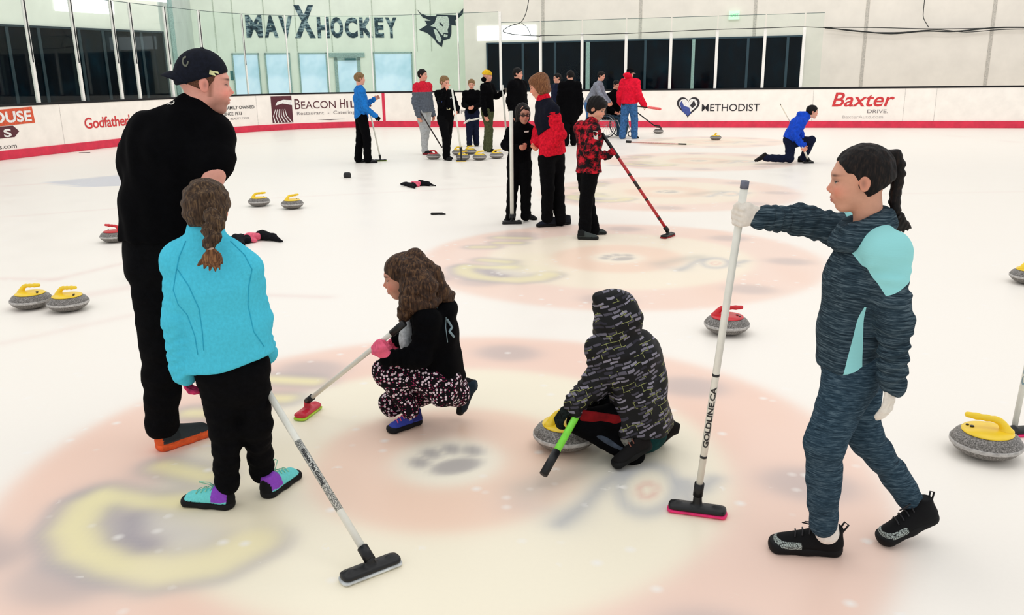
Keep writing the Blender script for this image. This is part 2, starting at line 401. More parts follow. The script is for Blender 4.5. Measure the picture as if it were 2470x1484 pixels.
def shoe(person,base,heel,toe,L,up=(0,0,1),cols=None,res=.005,style='sneaker',rand=True):
    """cols: upper, sole, accent ; heel/toe are points of the sole's underside"""
    heel=A(*heel); d=N(A(*toe)-heel); up=N(A(*up)-d*np.dot(up,d)); lt=np.cross(up,d); ax=[d,lt,up]
    q=lambda a,b,c:heel+(d*a+lt*b+up*c)*L
    cu,cs,ca=cols
    upper=[ecap(q(.17,0,.13),q(.80,0,.10),lt,(.125*L,.11*L),(.150*L,.075*L)),cone(q(.20,0,.17),q(.17,0,.34),.125*L,.115*L),cone(q(.30,0,.24),q(.74,0,.12),.115*L,.09*L),
        cut(q(0,0,.05),-up),cut(q(.2,0,.40),N(up*1-d*.25))]
    sole=[ecap(q(.17,0,.07),q(.50,0,.06),lt,(.150*L,.13*L),(.140*L,.11*L)),ecap(q(.50,0,.06),q(.83,0,.07),lt,(.140*L,.11*L),(.178*L,.12*L)),
        cut(q(0,0,0),-up),cut(q(0,0,.135),up)]
    if style=='wedge': sole=sole[:2]+[cone(q(.13,.0,.08),q(.05,0,.18),.1*L,.06*L),cut(q(0,0,0),-up),cut(q(.4,0,.12),N(up+d*.18))]
    def col(V):
        rel=(V-heel)/L; a=rel@d; c=rel@up; b=rel@lt
        C=np.tile(np.array(cu,dtype=float),(len(V),1))
        if ca is not None: C[(a<.36)&(c>.15)]=ca
        if rand: C[(c<.13)|(a>.90-.25*(c-.1))|((a<.10)&(c<.34-.8*abs(b)))]=cs
        return lin(C)
    m=ATM
    o=solid('shoe',upper,m,res,.03*L/.25,person,base,col=col)
    so=solid('sole',sole,mat('sole_%d_%d_%d'%tuple(cs),cs,.7,0,.25),res,.02,None,base)
    so.parent=o; so.location=(0,0,0)
    return o,q,so
def human(label,base,J,H,hd,top,pants,group=None,res=.008,hres=.004,skin=(205,150,125),kid=True,hair=None,hands=(None,None),
          thin=1.,headk={},cat='person',bodyarm=1.):
    """J joints in world coordinates"""
    g={k:A(*v) for k,v in J.items()}
    sl=N(g['shB']-g['shA']); hl=N(g['hipB']-g['hipA'])
    def limbs(t,kf=1.):
        return t*H*thin
    # body, one continuous surface
    nk=.031*H*thin
    P_=[ecap(g['pelvis'],g['waist'],hl,(.075*H,.05*H),(.062*H,.044*H)),ecap(g['waist'],g['chest'],sl,(.062*H,.044*H),(.075*H,.052*H)),
        cone(g['chest'],g['neck'],.045*H,nk)]
    for s in 'AB':
        P_+=[cone(g['neck']*.6+g['sh'+s]*.4,g['sh'+s],.024*H,.024*H),cone(g['sh'+s],g['el'+s],.025*H*bodyarm,.021*H*bodyarm),cone(g['el'+s],g['wr'+s],.021*H*bodyarm,.0145*H*bodyarm),
             cone(g['hip'+s],g['kn'+s],.040*H,.027*H),cone(g['kn'+s],g['an'+s],.027*H,.017*H)]
    h=HF(g['head'],hd['f'],hd['h'],hd.get('up',(0,0,1)))
    P_.append(cone(g['neck'],h.p(-.1,0,-.22),nk,nk))
    V,Q=surf(P_,max(res,.008),.03); Cb=np.tile(lin(skin),(len(V),1))
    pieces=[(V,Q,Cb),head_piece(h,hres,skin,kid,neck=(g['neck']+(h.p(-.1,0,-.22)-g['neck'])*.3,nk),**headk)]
    gl=[]
    for i,s in enumerate('AB'):
        hp=hands[i]
        if hp is None: continue
        if hp=='auto' or (isinstance(hp,dict) and 'prims' not in hp):
            dct=hp if isinstance(hp,dict) else {}
            d=N(g['wr'+s]-g['el'+s]); n=dct.get('n',(sl if s=='A' else -sl))
            pr=hand_prims(g['wr'+s],dct.get('d',d),n,.105*H,dct.get('curl',(25,30,20)),side=dct.get('side',1))
            gm=dct.get('glove')
        else: pr=hp['prims']; gm=hp.get('glove')
        hr=max(.0032,hres*.9)
        if gm is None:
            v,q=surf(pr,hr,.012); pieces.append((v,q,np.tile(lin(np.array(skin)*[1.02,.95,.93]),(len(v),1))))
        else: gl.append((pr,gm,hr))
    V,Q,Cc=merge(pieces)
    body=mk('person',V,Q,SKM,base,None,None,Cc); tag(body,label,cat,group)
    for pr,gm,hr in gl: solid('glove',pr+[],gm,hr,.012,body,base)
    if hair: hair(h,body,base)
    # top garment
    def tsleeve(th,s,sleeve,fold):
        a,e,w=g['sh'+s],g['el'+s],g['wr'+s]; r0=(.030*H+th)*thin; r1=(.0235*H+th)*thin; r2=(.017*H+th)*thin
        if sleeve=='short': e2=a+(e-a)*.8; return [cone(a,e2,r0,r0*1.2,(fold,1.5))]
        w2=w+(w-e)*.02
        return [cone(a,e,r0,r1,(fold,3.)),cone(e,w2,r1,r2,(fold*1.1,5.))]
    for tp in (top if isinstance(top,list) else [top]):
        th=tp.get('th',.01); fo=tp.get('fold',.003); fl=tp.get('flare',1.08)
        hemp=A(*tp['hem']) if 'hem' in tp else g['pelvis']
        hem_n=tp.get('hem_n',(0,0,-1)); w=tp.get('w',1.)
        lo_=g['pelvis']+(g['pelvis']-g['waist'])*tp.get('drop',.6)
        T=[ecap(lo_,g['waist'],hl,((.088*H+th)*fl*thin*w,(.060*H+th)*fl*thin*w),((.080*H+th)*thin*w,(.056*H+th)*thin*w)),
           ecap(g['waist'],g['chest'],sl,((.080*H+th)*thin*w,(.056*H+th)*thin*w),((.088*H+th)*thin*w,(.062*H+th)*thin*w)),
           ecap(g['chest'],g['chest']*.35+g['neck']*.65,sl,((.088*H+th)*thin*w,(.062*H+th)*thin*w),((.055*H+th)*thin,(.042*H+th)*thin)),
           cone(g['neck']*.75+g['chest']*.25,g['shA'],(.030*H+th)*thin,(.031*H+th)*thin),cone(g['neck']*.75+g['chest']*.25,g['shB'],(.030*H+th)*thin,(.031*H+th)*thin)]
        T.append(cut(hemp,hem_n,.008))
        if tp.get('sleeve')!='none':
            for s in 'AB': T+=tsleeve(th,s,tp.get('sleeve','long'),fo)
        if tp.get('collar',True):
            nd_=N(h.p(-.1,0,-.22)-g['neck']); T.append(cone(g['neck']-nd_*.01,g['neck']+nd_*tp.get('collar_h',.02),nk+th*.7,nk+th*.8))
        T+=tp.get('extra',[])
        dz=wob(tp.get('wob',.004),tp.get('wf',22),3)
        solid(tp.get('name','jacket'),T,tp['mat'],tp.get('res',res),tp.get('k',.035),body,base,disp=dz,matf=tp.get('matf'),col=tp.get('mask'))
    th=pants.get('th',.008); T=[ecap(g['pelvis'],g['waist'],hl,((.083*H+th)*thin,(.056*H+th)*thin),((.074*H+th)*thin,(.05*H+th)*thin))]
    fo=pants.get('fold',.003)*.42; pw=pants.get('w',1.)
    for s in 'AB':
        T+=[cone(g['hip'+s],g['kn'+s],(.048*H+th)*thin*pw,(.033*H+th)*thin*pw,(fo,3.)),cone(g['kn'+s],g['an'+s],(.033*H+th)*thin*pw,(.024*H+th)*thin*pants.get('cuff',1.),(fo*1.1,3.3))]
    T+=pants.get('extra',[])
    solid(pants.get('name','trousers'),T,pants['mat'],pants.get('res',res),pants.get('k',.025),body,base,disp=wob(.0035,34,5),matf=pants.get('matf'))
    return body,h,g
# hair styles
def cap_hair(matr,res,grow=1.09,back=-.32,front=True,extra=None,fr=(.34,.34),dis=(.004,120),name='hair',mask=True,ears=True):
    def fn(h,body,base):
        pr=[h.e((-.08,0,.13),(.405*grow,.335*grow,.375*grow)),h.e((-.16,0,-.08),(.28*grow,.27*grow,.26*grow))]
        if mask:
            a=A(0.03,-.08); b=A(*fr); d=b-a; n=A(d[1],-d[0]); nv=h.f*n[0]+h.u*n[1]
            pr.append(cut(h.p(a[0],0,a[1]),N(nv),.03*h.h))
            pr.append(cut(h.p(0,0,back),-(h.u*.95+h.f*.3),.03*h.h))
        if ears:
            for s in(-1,1): pr.append(sub(h.e((-.045,s*.36,-.035),(.09,.09,.125),.18),.02*h.h))
        if extra: pr+=extra(h)
        return solid(name,pr,matr,res,.04*h.h*2,body,base,disp=wob(dis[0],dis[1],8))
    return fn
def stand(x,y,H,yaw,arms=None,lean=(0,0),step=.03,hh=.135,headf=None,stance=.06,hz=0.):
    """generic standing skeleton; yaw = facing direction (2d); arms: ((elbow),(wrist)) per side in (right,fwd,up)*H from the shoulder"""
    f=N(A(yaw[0],yaw[1],0)); r=A(f[1],-f[0],0); u=A(0,0,1); b=A(x,y,0)
    q=lambda rr,ff,uu: b+(r*rr+f*ff+u*uu)*H
    L=lean; J={}
    J['pelvis']=q(0,0,.53); J['waist']=q(L[0]*.3,L[1]*.3,.61); J['chest']=q(L[0]*.7,L[1]*.7,.73); J['neck']=q(L[0],L[1],.825)
    J['head']=q(L[0]*1.15,L[1]*1.15+.012,.933+hz)
    for s,k in(('A',-1),('B',1)):
        J['sh'+s]=q(L[0]*.9+k*.098,L[1]*.9,.80)
        J['hip'+s]=q(k*.05,0,.51); J['kn'+s]=q(k*stance,step*k+.012,.275); J['an'+s]=q(k*stance*1.1,step*k*1.5-.01,.045)
        el,wr=(arms[0 if k<0 else 1] if arms and arms[0 if k<0 else 1] else ((k*.03,-.015,-.175),(k*.03,.03,-.33)))
        J['el'+s]=J['sh'+s]+(r*el[0]+f*el[1]+u*el[2])*H; J['wr'+s]=J['sh'+s]+(r*wr[0]+f*wr[1]+u*wr[2])*H
    return J,f,r
def shoes_for(body,base,J,f,H,cols,res,outs=.15):
    r=A(f[1],-f[0],0)
    for s,k in(('A',-1),('B',1)):
        d=N(f+r*outs*k); an=A(*J['an'+s]); L=.158*H
        heel=A(an[0],an[1],0)-d*.24*L
        shoe(body,base,heel,heel+d*L,L,cols=cols,res=res)
# ------------------------------------------------------------------ ice
H_=[G(1080,1113),G(1490,622),G(1610,463),G(1685,388),A(4.95,21.25,0)]
E1=N(A(4.47,-1.30,0)); E2=A(-E1[1],E1[0],0)   # along the sheets / across them
def ice_colours(X,Y):
    n=len(X); C=np.tile(A(252,245,235),(n,1))
    def lay(w,c):
        w=np.clip(w,0,1)[:,None]; C[:]=C*(1-w)+A(*c)*w
    def sm(d,s): return 1/(1+np.exp(np.clip(d/s,-30,30)))
    r=np.random.default_rng(3); wv=0
    for i in range(7):
        k=r.normal(size=2)*(1.2+i*1.1); wv=wv+np.sin(X*k[0]+Y*k[1]+r.uniform(0,6))/(1+i*.4)
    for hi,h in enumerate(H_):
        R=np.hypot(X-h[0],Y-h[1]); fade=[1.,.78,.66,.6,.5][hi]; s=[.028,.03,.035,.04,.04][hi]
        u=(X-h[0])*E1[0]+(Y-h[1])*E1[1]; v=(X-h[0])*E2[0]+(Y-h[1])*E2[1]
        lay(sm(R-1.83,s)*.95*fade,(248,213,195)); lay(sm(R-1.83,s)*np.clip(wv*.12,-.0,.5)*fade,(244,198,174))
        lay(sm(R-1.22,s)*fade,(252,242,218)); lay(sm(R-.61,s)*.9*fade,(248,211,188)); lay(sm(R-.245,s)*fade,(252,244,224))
        def paw(pu,pv,S,a,w,c=(168,162,160)):
            ca,sa=math.cos(a),math.sin(a); du=((u-pu)*ca+(v-pv)*sa)/S; dv=(-(u-pu)*sa+(v-pv)*ca)/S
            d=np.minimum(np.hypot(du/1.0,(dv+.25)/.62)-.85,9)
            for q,e in((-.95,.55),(-.36,1.0),(.36,1.0),(.95,.55)): d=np.minimum(d,np.hypot((du-q)/.30,(dv-e)/.40)*.34-.34)
            lay(sm(d*S,.012)*w,c)
        paw(0.03,-.01,.135,.75,.8*fade)
        for kx in range(8):
            a=math.radians(-8+45*kx)
            if kx==4: continue
            d=np.hypot((u-1.53*math.cos(a+.25))/.19,(v-1.53*math.sin(a+.25))/.15)-1
            lay(sm(d*.17,.03)*.55*fade,(178,168,168))
        # soft logo under the ice, left of the centre: grey outlines filled with yellow
        def seg(p,q,w):
            p=A(*p);q=A(*q);ab=q-p;t=np.clip(((u-p[0])*ab[0]+(v-p[1])*ab[1])/(ab@ab),0,1)
            return np.hypot(u-p[0]-t*ab[0],v-p[1]-t*ab[1])-w
        def path(L,w):
            d=seg(L[0],L[1],w)
            for i in range(1,len(L)-1): d=np.minimum(d,seg(L[i],L[i+1],w))
            return d
        cres=[(-1.26,-.74),(-1.18,-.91),(-1.03,-1.02),(-.85,-1.06),(-.66,-1.06),(-.52,-.97),(-.46,-.82)]
        bars=[[(-1.27,-.64),(-1.05,-.66),(-.85,-.60)],[(-1.20,-.36),(-.95,-.40)],[(-1.47,.20),(-1.30,.24)],[(-1.38,.74),(-1.08,.77)],[(-1.30,.46),(-1.1,.5)]]
        lay(sm(path([(-1.0,-.75),(-.78,-.6),(-.8,-.2)],.22),.05)*.7*fade,(248,236,208))
        lay(sm(path(cres,.150),.016)*.72*fade,(168,162,170))
        for b in bars: lay(sm(path(b,.115),.022)*.6*fade,(160,154,162))
        lay(sm(path([(-.85,-.62),(-.62,-.60),(-.52,-.7)],.12),.03)*.8*fade,(247,236,206))
        lay(sm(path([(-.95,-.80),(-.68,-.86)],.085),.03)*.75*fade,(216,210,204))
        lay(sm(path(cres,.085),.020)*.85*fade,(254,242,182))
        lay(sm(path([(-.66,-1.04),(-.52,-.95),(-.47,-.8)],.12),.04)*.6*fade,(249,236,200))
        for b in bars: lay(sm(path(b,.058),.02)*.85*fade,(254,242,182))
        lay(sm(path([(-1.02,-.79),(-.92,-.90),(-.84,-.93)],.055),.022)*.75*fade,(158,150,160))
        lay(sm(path([(-1.50,-1.10),(-1.30,-1.14)],.10),.03)*.6*fade,(176,164,164))
        # worn lettering to the right of the centre
        lay(sm(path([(.42,-.16),(.56,.04),(.72,.20)],.075),.04)*.5*fade,(168,168,160))
        for L in([(.60,-.40),(.66,-.24),(.70,-.05),(.76,.10)],[(1.06,-.12),(1.03,.06)],[(1.10,.02),(1.14,.12)]):
            lay(sm(path(L,.028),.02)*.55*fade,(140,146,162))
        d=np.abs(np.hypot((u-.885)/.11,(v+.03)/.205)-1)*.14-.028
        lay(sm(d,.015)*.6*fade*(.6+.4*np.clip(wv,0,1)),(120,132,160)); lay(sm(np.abs(np.hypot((u-.885)/.035,(v+.05)/.06)-1)*.05-.012,.01)*.5*fade,(222,150,140))
        lay(sm(path([(.42,-.30),(.62,-.34)],.05),.05)*.25*fade,(165,168,176))
    # faint lines under the ice and the blue corner mark
    def gl(p,q,w,c,a,s=.03):
        p=G(*p);q=G(*q);ab=(q-p)[:2];t=np.clip(((X-p[0])*ab[0]+(Y-p[1])*ab[1])/(ab@ab),0,1)
        lay(sm(np.hypot(X-p[0]-t*ab[0],Y-p[1]-t*ab[1])-w,s)*a,c)
    for p,q,w,a in(((0,672),(130,675),.03,.35),((130,675),(330,628),.03,.35),((640,712),(790,717),.025,.35),((0,525),(320,500),.015,.3),((0,418),(110,402),.03,.3),((0,450),(160,440),.04,.3),
                   ((660,478),(1250,448),.012,.25),((2040,470),(2470,462),.02,.18),((2200,318),(2470,345),.03,.2),((60,740),(330,690),.09,.22),((0,830),(320,760),.04,.2),((1180,300),(560,350),.05,.12)):
        gl(p,q,w,(225,185,178),a)
    q=[G(105,440),G(330,418),G(330,447),G(200,452)]
    ins=np.ones(n,bool)
    for i in range(4):
        a,b=q[i],q[(i+1)%4]; ins&=((b[0]-a[0])*(Y-a[1])-(b[1]-a[1])*(X-a[0]))>0
    if not ins.any():
        ins=np.ones(n,bool)
        for i in range(4):
            a,b=q[i],q[(i+1)%4]; ins&=((b[0]-a[0])*(Y-a[1])-(b[1]-a[1])*(X-a[0]))<0
    lay(ins*.55,(190,196,212))
    return C
def build_ice():
    def ax(pts):
        o=[]
        for a,b,s in pts: o.append(np.arange(a,b,s))
        return np.concatenate(o+[[pts[-1][1]]])
    xs=ax([(-18,-6,.25),(-6,-2.4,.07),(-2.4,2.6,.026),(2.6,7.2,.06),(7.2,28,.3)]); ys=ax([(-4,1.2,.3),(1.2,6.2,.026),(6.2,10.2,.035),(10.2,23.6,.06),(23.6,36,.3)])
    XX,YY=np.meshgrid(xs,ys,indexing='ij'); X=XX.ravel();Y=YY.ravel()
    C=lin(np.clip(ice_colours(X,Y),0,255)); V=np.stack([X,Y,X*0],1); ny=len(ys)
    i,j=np.meshgrid(np.arange(len(xs)-1),np.arange(ny-1),indexing='ij'); b=(i*ny+j).ravel()
    Q=np.stack([b,b+ny,b+ny+1,b+1],1)
    m,nt,bs=newmat('ice'); a=nd(nt,'ShaderNodeAttribute'); a.attribute_name='Col'
    v=coords(nt); f1=noise(nt,v,55,4,.7); f2=noise(nt,v,2.2,5,.6); sp=vor(nt,v,7.5,'F1',1.)
    w=nd(nt,'ShaderNodeMapRange'); w.inputs[1].default_value=.02; w.inputs[2].default_value=.22; w.inputs[3].default_value=.8; w.inputs[4].default_value=0
    nt.links.new(sp.outputs['Distance'],w.inputs[0])
    c=mixc(nt,mth(nt,'MULTIPLY',w.outputs[0],mth(nt,'GREATER_THAN',f2,.50)),a.outputs['Color'],(252,247,240))
    c=mixc(nt,mth(nt,'MULTIPLY',f1,.10),c,(210,202,196)); nt.links.new(c,bs.inputs['Base Color'])
    r=nd(nt,'ShaderNodeMapRange'); r.inputs[3].default_value=.22; r.inputs[4].default_value=.5; nt.links.new(f2,r.inputs[0]); nt.links.new(r.outputs[0],bs.inputs['Roughness'])
    bs.inputs['Specular IOR Level'].default_value=.25; bs.inputs['IOR'].default_value=1.31
    bump(nt,bs,f1,.08,.002)
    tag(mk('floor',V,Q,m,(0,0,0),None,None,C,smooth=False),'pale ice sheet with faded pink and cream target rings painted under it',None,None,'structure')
build_ice()
# ------------------------------------------------------------------ boards
WHITE=mat('board_white',(250,243,234),.5,0,.3,.02,3); RED=mat('kick_red',(214,52,78),.5,0,.3,.06,5); BLACK=mat('black_rail',(16,16,20),.6,0,.3,.2)
def fillet(P3,r,n=14):
    a,c,b=[A(*p) for p in P3]; d1=N(a-c);d2=N(b-c); ang=math.acos(np.dot(d1,d2))/2; t=r/math.tan(ang)
    p,q=c+d1*t,c+d2*t; o=c+N(d1+d2)*r/math.sin(ang); out=[]
    v0,v1=p-o,q-o; th=math.acos(np.dot(v0,v1)/r/r)
    for i in range(n+1):
        s=i/n; out.append(o+(v0*math.sin((1-s)*th)+v1*math.sin(s*th))/math.sin(th))
    return out
CR=A(-7.95,30.75,0); DL=N(A(-.262,-.965,0)); DR=N(A(.965,-.262,0))
BP=[CR+DL*20]+fillet((CR+DL*20,CR,CR+DR*30),4.6)+[CR+DR*31]
BP=[np.array(p) for p in BP]
BS=[0.]
for i in range(1,len(BP)): BS.append(BS[-1]+float(np.linalg.norm(BP[i]-BP[i-1])))
def bc(s):
    s=min(max(s,0),BS[-1]-1e-6); i=int(np.searchsorted(BS,s,side='right'))-1; i=min(i,len(BP)-2)
    t=(s-BS[i])/(BS[i+1]-BS[i]); p=BP[i]*(1-t)+BP[i+1]*t; d=N(BP[i+1]-BP[i]); return p,d,A(d[1],-d[0],0)   # inward normal (towards the ice)
def proj(p):
    v=A(*p)-CAM; z=v@Fv; return CX+FP*(v@Rv)/z, CY-FP*(v@Uv)/z
SG=np.linspace(4,BS[-1],3000); _pp={}
def s_at(px,z=1.17):
    k=round(z,2)
    if k not in _pp: _pp[k]=np.array([proj(bc(s)[0]+A(0,0,z))[0] for s in SG])
    return float(SG[np.argmin(abs(_pp[k]-px))])
def sweep(prof,s0,s1,name,m,parent,base=(0,0,0),step=.35,smooth=False):
    ss=np.unique(np.concatenate([np.arange(s0,s1,step),[s1],[b for b in BS if s0<b<s1]])); V=[];k=len(prof)
    for s in ss:
        p,d,n=bc(s)
        for o,z in prof: V.append(p+n*o+A(0,0,z))
    Fc=[(i*k+j,i*k+(j+1)%k,(i+1)*k+(j+1)%k,(i+1)*k+j) for i in range(len(ss)-1) for j in range(k)]
    Fc+=[tuple(range(k)),tuple((len(ss)-1)*k+j for j in range(k))[::-1]]
    return mk(name,V,Fc,m,base,parent,smooth=smooth)
bb=(0,28,0)
board=sweep([(0,0),(0,1.14),(-.12,1.14),(-.12,0)],2,BS[-1]-1,'rink_board',WHITE,None,bb)
tag(board,'white dasher boards round the rink with adverts, red kick strip and black top rail','rink boards')
sweep([(.001,.0),(.022,.004),(.022,.19),(.001,.20)],2,BS[-1]-1,'kick_strip',RED,board,bb)
sweep([(.012,1.135),(.012,1.185),(-.14,1.185),(-.14,1.135)],2,BS[-1]-1,'top_rail',BLACK,board,bb)
s=s_at(926,.6); sweep([(.001,.2),(.006,.2),(.006,1.135),(.001,1.135)],s-.05,s+.05,'goal_line_stripe',RED,board,bb)
SEAM=mat('seam_grey',(205,198,192),.6)
for px in(2180,1960,2255,1345,620,150): 
    s=s_at(px,.6); sweep([(.001,.2),(.003,.2),(.003,1.135),(.001,1.135)],s-.006,s+.006,'board_seam',SEAM,board,bb)
# ---- lettering
def text_geo(body,size=1.,bold=0.,shear=0.,sx=1.,space=1.):
    cu=bpy.data.curves.new('t','FONT'); cu.body=body; cu.size=size; cu.offset=bold; cu.shear=shear; cu.space_character=space; cu.resolution_u=4
    o=bpy.data.objects.new('t',cu); COL.objects.link(o); bpy.context.view_layer.update()
    me=o.evaluated_get(bpy.context.evaluated_depsgraph_get()).to_mesh()
    V=np.array([v.co[:] for v in me.vertices]); Fc=[tuple(p.vertices) for p in me.polygons]
    o.to_mesh_clear(); bpy.data.objects.remove(o); bpy.data.curves.remove(cu)
    V[:,0]*=sx; return V,Fc
def on_board(V,Fc,s0,z0,name,m,off=.006,parent=None):
    import bmesh
    bm=bmesh.new(); bv=[bm.verts.new((v[0],v[1],0)) for v in V]
    for f in Fc:
        try: bm.faces.new([bv[i] for i in f])
        except ValueError: pass
    x1=max(v[0] for v in V); x0=min(v[0] for v in V); k=.12
    while x0+k<x1:
        bmesh.ops.bisect_plane(bm,geom=bm.verts[:]+bm.edges[:]+bm.faces[:],plane_co=(x0+k,0,0),plane_no=(1,0,0)); k+=.12
    bm.verts.index_update(); V=[v.co[:] for v in bm.verts]; Fc=[tuple(v.index for v in f.verts) for f in bm.faces]; bm.free()
    W=[]
    for v in V:
        p,d,n=bc(s0+v[0]); W.append(p+n*off+A(0,0,z0+v[1]))
    return mk(name,W,Fc,m,bb,parent or board,smooth=False)
def fit_text(body,px0,px1,z0,hgt,m,name='lettering',bold=0.,shear=0.,off=.006,space=1.):
    """between two photograph columns of the board, with capital height hgt"""
    V,Fc=text_geo(body,1.,bold,shear,1.,space); s0,s1=s_at(px0,z0+hgt/2),s_at(px1,z0+hgt/2)
    V[:,0]-=V[:,0].min(); V[:,0]*=(s1-s0)/V[:,0].max(); top=max(V[:,1].max(),.01); V[:,1]*=hgt/top
    fx=sorted((min(V[i,0] for i in f),max(V[i,0] for i in f),k) for k,f in enumerate(Fc)); grp=[];end=-9
    for a,b_,k in fx:
        if a>end+.28*hgt: grp.append([])
        grp[-1].append(k); end=max(end,b_)
    for g_ in grp:
        ids=sorted({i for k in g_ for i in Fc[k]}); mp={i:j for j,i in enumerate(ids)}
        on_board(V[ids],[tuple(mp[i] for i in Fc[k]) for k in g_],s0,z0,name,m,off)
def flat(pts): return np.array([(x,y,0) for x,y in pts]),[tuple(range(len(pts)))]
INK=mat('ink_black',(38,34,38),.6); MAROON=mat('ink_maroon',(84,28,40),.6); INKR=mat('ink_red',(205,48,52),.6); GREY=mat('ink_grey',(128,120,120),.6); NAVY=mat('ink_navy',(60,78,150),.6); ORG=mat('ink_orange',(214,84,48),.6)
CRM=mat('ink_cream',(250,243,232),.6); PALEG=mat('ink_pale',(196,190,186),.6)
fit_text('METHODIST',1693,1832,.50,.215,INK,bold=.004)
fit_text('Baxter',2008,2158,.63,.40,INKR,bold=.012,shear=.22)
fit_text('DRIVE.',2092,2142,.43,.10,GREY); fit_text('BaxterAuto.com',2032,2130,.28,.085,PALEG)
fit_text('B',710,724,.66,.33,MAROON); fit_text('EACON',726,810,.67,.24,MAROON); fit_text('H',820,832,.66,.30,MAROON); fit_text('ILLS',836,896,.67,.23,MAROON)
fit_text('Restaurant  -  Catering  -  Pub',716,900,.47,.105,GREY); 
V,Fc=flat([(0,0),(.45,-.035),(.95,0),(.45,.0)]); on_board(V,Fc,s_at(765,.3),.30,'swash',GREY)
fit_text('LOCALLY & FAMILY OWNED',500,613,.74,.10,INK,bold=.01); fit_text('SINCE 1973',540,583,.56,.095,INK,bold=.01); fit_text('BEAUTY.COM',556,600,.42,.06,GREY)
fit_text("Godfather's",203,322,.52,.27,INKR,bold=.014,space=.95)
fit_text('OUSE',-22,74,.80,.235,CRM,bold=.03,off=.012); fit_text('S',8,26,.49,.17,CRM,bold=.03,off=.012); fit_text('pubs.com',-30,40,.24,.09,INK)
a=s_at(-60,.9); b=s_at(82,.9); V,Fc=flat([(0,-.04),(b-a,.0),(b-a-.03,.36),(0,.30)]); on_board(V,Fc,a,.75,'sign_ground',ORG,.006)
b2=s_at(46,.6); V,Fc=flat([(0,.0),(b2-a-.15,.02),(b2-a,.14),(b2-a-.15,.27),(0,.26)]); on_board(V,Fc,a,.45,'sign_ground',MAROON,.008)
# restaurant emblem: dark red square with curved rows
a=s_at(655,.6); b=s_at(705,.6); w=b-a
V,Fc=flat([(0,0),(w,0),(w,.86),(0,.86)]); on_board(V,Fc,a,.24,'emblem',MAROON,.005)
for i in range(6):
    L=[(w*(.10+.16*i),.0+.01),(w*(.04+.13*i),.22),(w*(.18+.09*i),.44)]; t=.018
    V,Fc=flat([L[0],(L[0][0]+t*2,L[0][1]),(L[1][0]+t*1.6,L[1][1]),(L[2][0]+t,L[2][1]),L[2],L[1]]); on_board(V,Fc,a,.24,'emblem_row',CRM,.009)
V,Fc=flat([(w*.2,.56),(w*.55,.62),(w,.56),(w,.72),(w*.6,.74),(w*.3,.68)]); on_board(V,Fc,a,.24,'emblem_cloud',CRM,.009)
# heart emblem
def heart(sc,n=40):
    o=[]
    for i in range(n):
        t=2*math.pi*i/n; o.append((sc*(16*math.sin(t)**3)/17,sc*(13*math.cos(t)-5*math.cos(2*t)-2*math.cos(3*t)-math.cos(4*t)+2)/17))
    return o
hs=s_at(1660,.6); k=(s_at(1690,.6)-s_at(1630,.6))/2
V,Fc=flat(heart(k)); on_board(V,Fc,hs,.62,'heart_emblem',INK,.005)
V,Fc=flat(heart(k*.80)); on_board(V,Fc,hs,.63,'heart_fill',CRM,.008)
V,Fc=flat([(-.72*k,.25*k),(-.55*k,.5*k),(-.35*k,.1*k),(.1*k,-.05*k),(.25*k,-.5*k),(.0*k,-.72*k),(-.45*k,-.35*k)]); on_board(V,Fc,hs,.63,'heart_figure',NAVY,.011)
V,Fc=flat([(.15*k,.1*k),(.45*k,.55*k),(.62*k,.15*k),(.35*k,-.1*k)]); on_board(V,Fc,hs,.63,'heart_figure',INK,.011)
fit_text('SPO',1104,1130,.44,.13,GREY)
# ------------------------------------------------------------------ glass above the boards
m,nt,b=newmat('clear_glass'); nt.nodes.remove(b); out=[n for n in nt.nodes if n.type=='OUTPUT_MATERIAL'][0]
tr=nd(nt,'ShaderNodeBsdfTransparent'); tr.inputs[0].default_value=(.955,.985,.972,1); gs=nd(nt,'ShaderNodeBsdfGlossy'); gs.inputs['Roughness'].default_value=.02; gs.inputs['Color'].default_value=(.9,.97,1,1)
fr=nd(nt,'ShaderNodeFresnel'); fr.inputs[0].default_value=1.14; mx=nd(nt,'ShaderNodeMixShader'); nt.links.new(fr.outputs[0],mx.inputs[0]); nt.links.new(tr.outputs[0],mx.inputs[1]); nt.links.new(gs.outputs[0],mx.inputs[2]); nt.links.new(mx.outputs[0],out.inputs[0])
GLASS=m
POST=mat('post_white',(238,236,230),.45,0,.4,.03); EDGE=mat('dark_edge',(24,32,34),.5)
def pane(s0,s1,h,label,group,n=1):
    ss=np.linspace(s0+.02,s1-.02,n+1); V=[]
    for s in ss:
        p,d,nn=bc(s)
        for o,z in((-.05,1.185),(-.05,1.185+h),(-.062,1.185+h),(-.062,1.185)): V.append(p+nn*o+A(0,0,z))
    Fc=[(i*4+j,i*4+(j+1)%4,i*4+4+(j+1)%4,i*4+4+j) for i in range(n) for j in range(4)]+[(0,1,2,3),tuple(n*4+j for j in(3,2,1,0))]
    p=bc((s0+s1)/2)[0]; o=mk('glass_screen',V,Fc,GLASS,(p[0],p[1],1.185),smooth=False); tag(o,label,'glass screen',group)
    V=[]
    for s in ss:
        q,d,nn=bc(s)
        for oo,z in((-.048,1.185+h-.012),(-.048,1.187+h),(-.064,1.187+h),(-.064,1.185+h-.012)): V.append(q+nn*oo+A(0,0,z))
    e=mk('edge_trim',V,Fc,mat('glass_edge',(70,92,88),.5),(p[0],p[1],1.185),o,smooth=False)
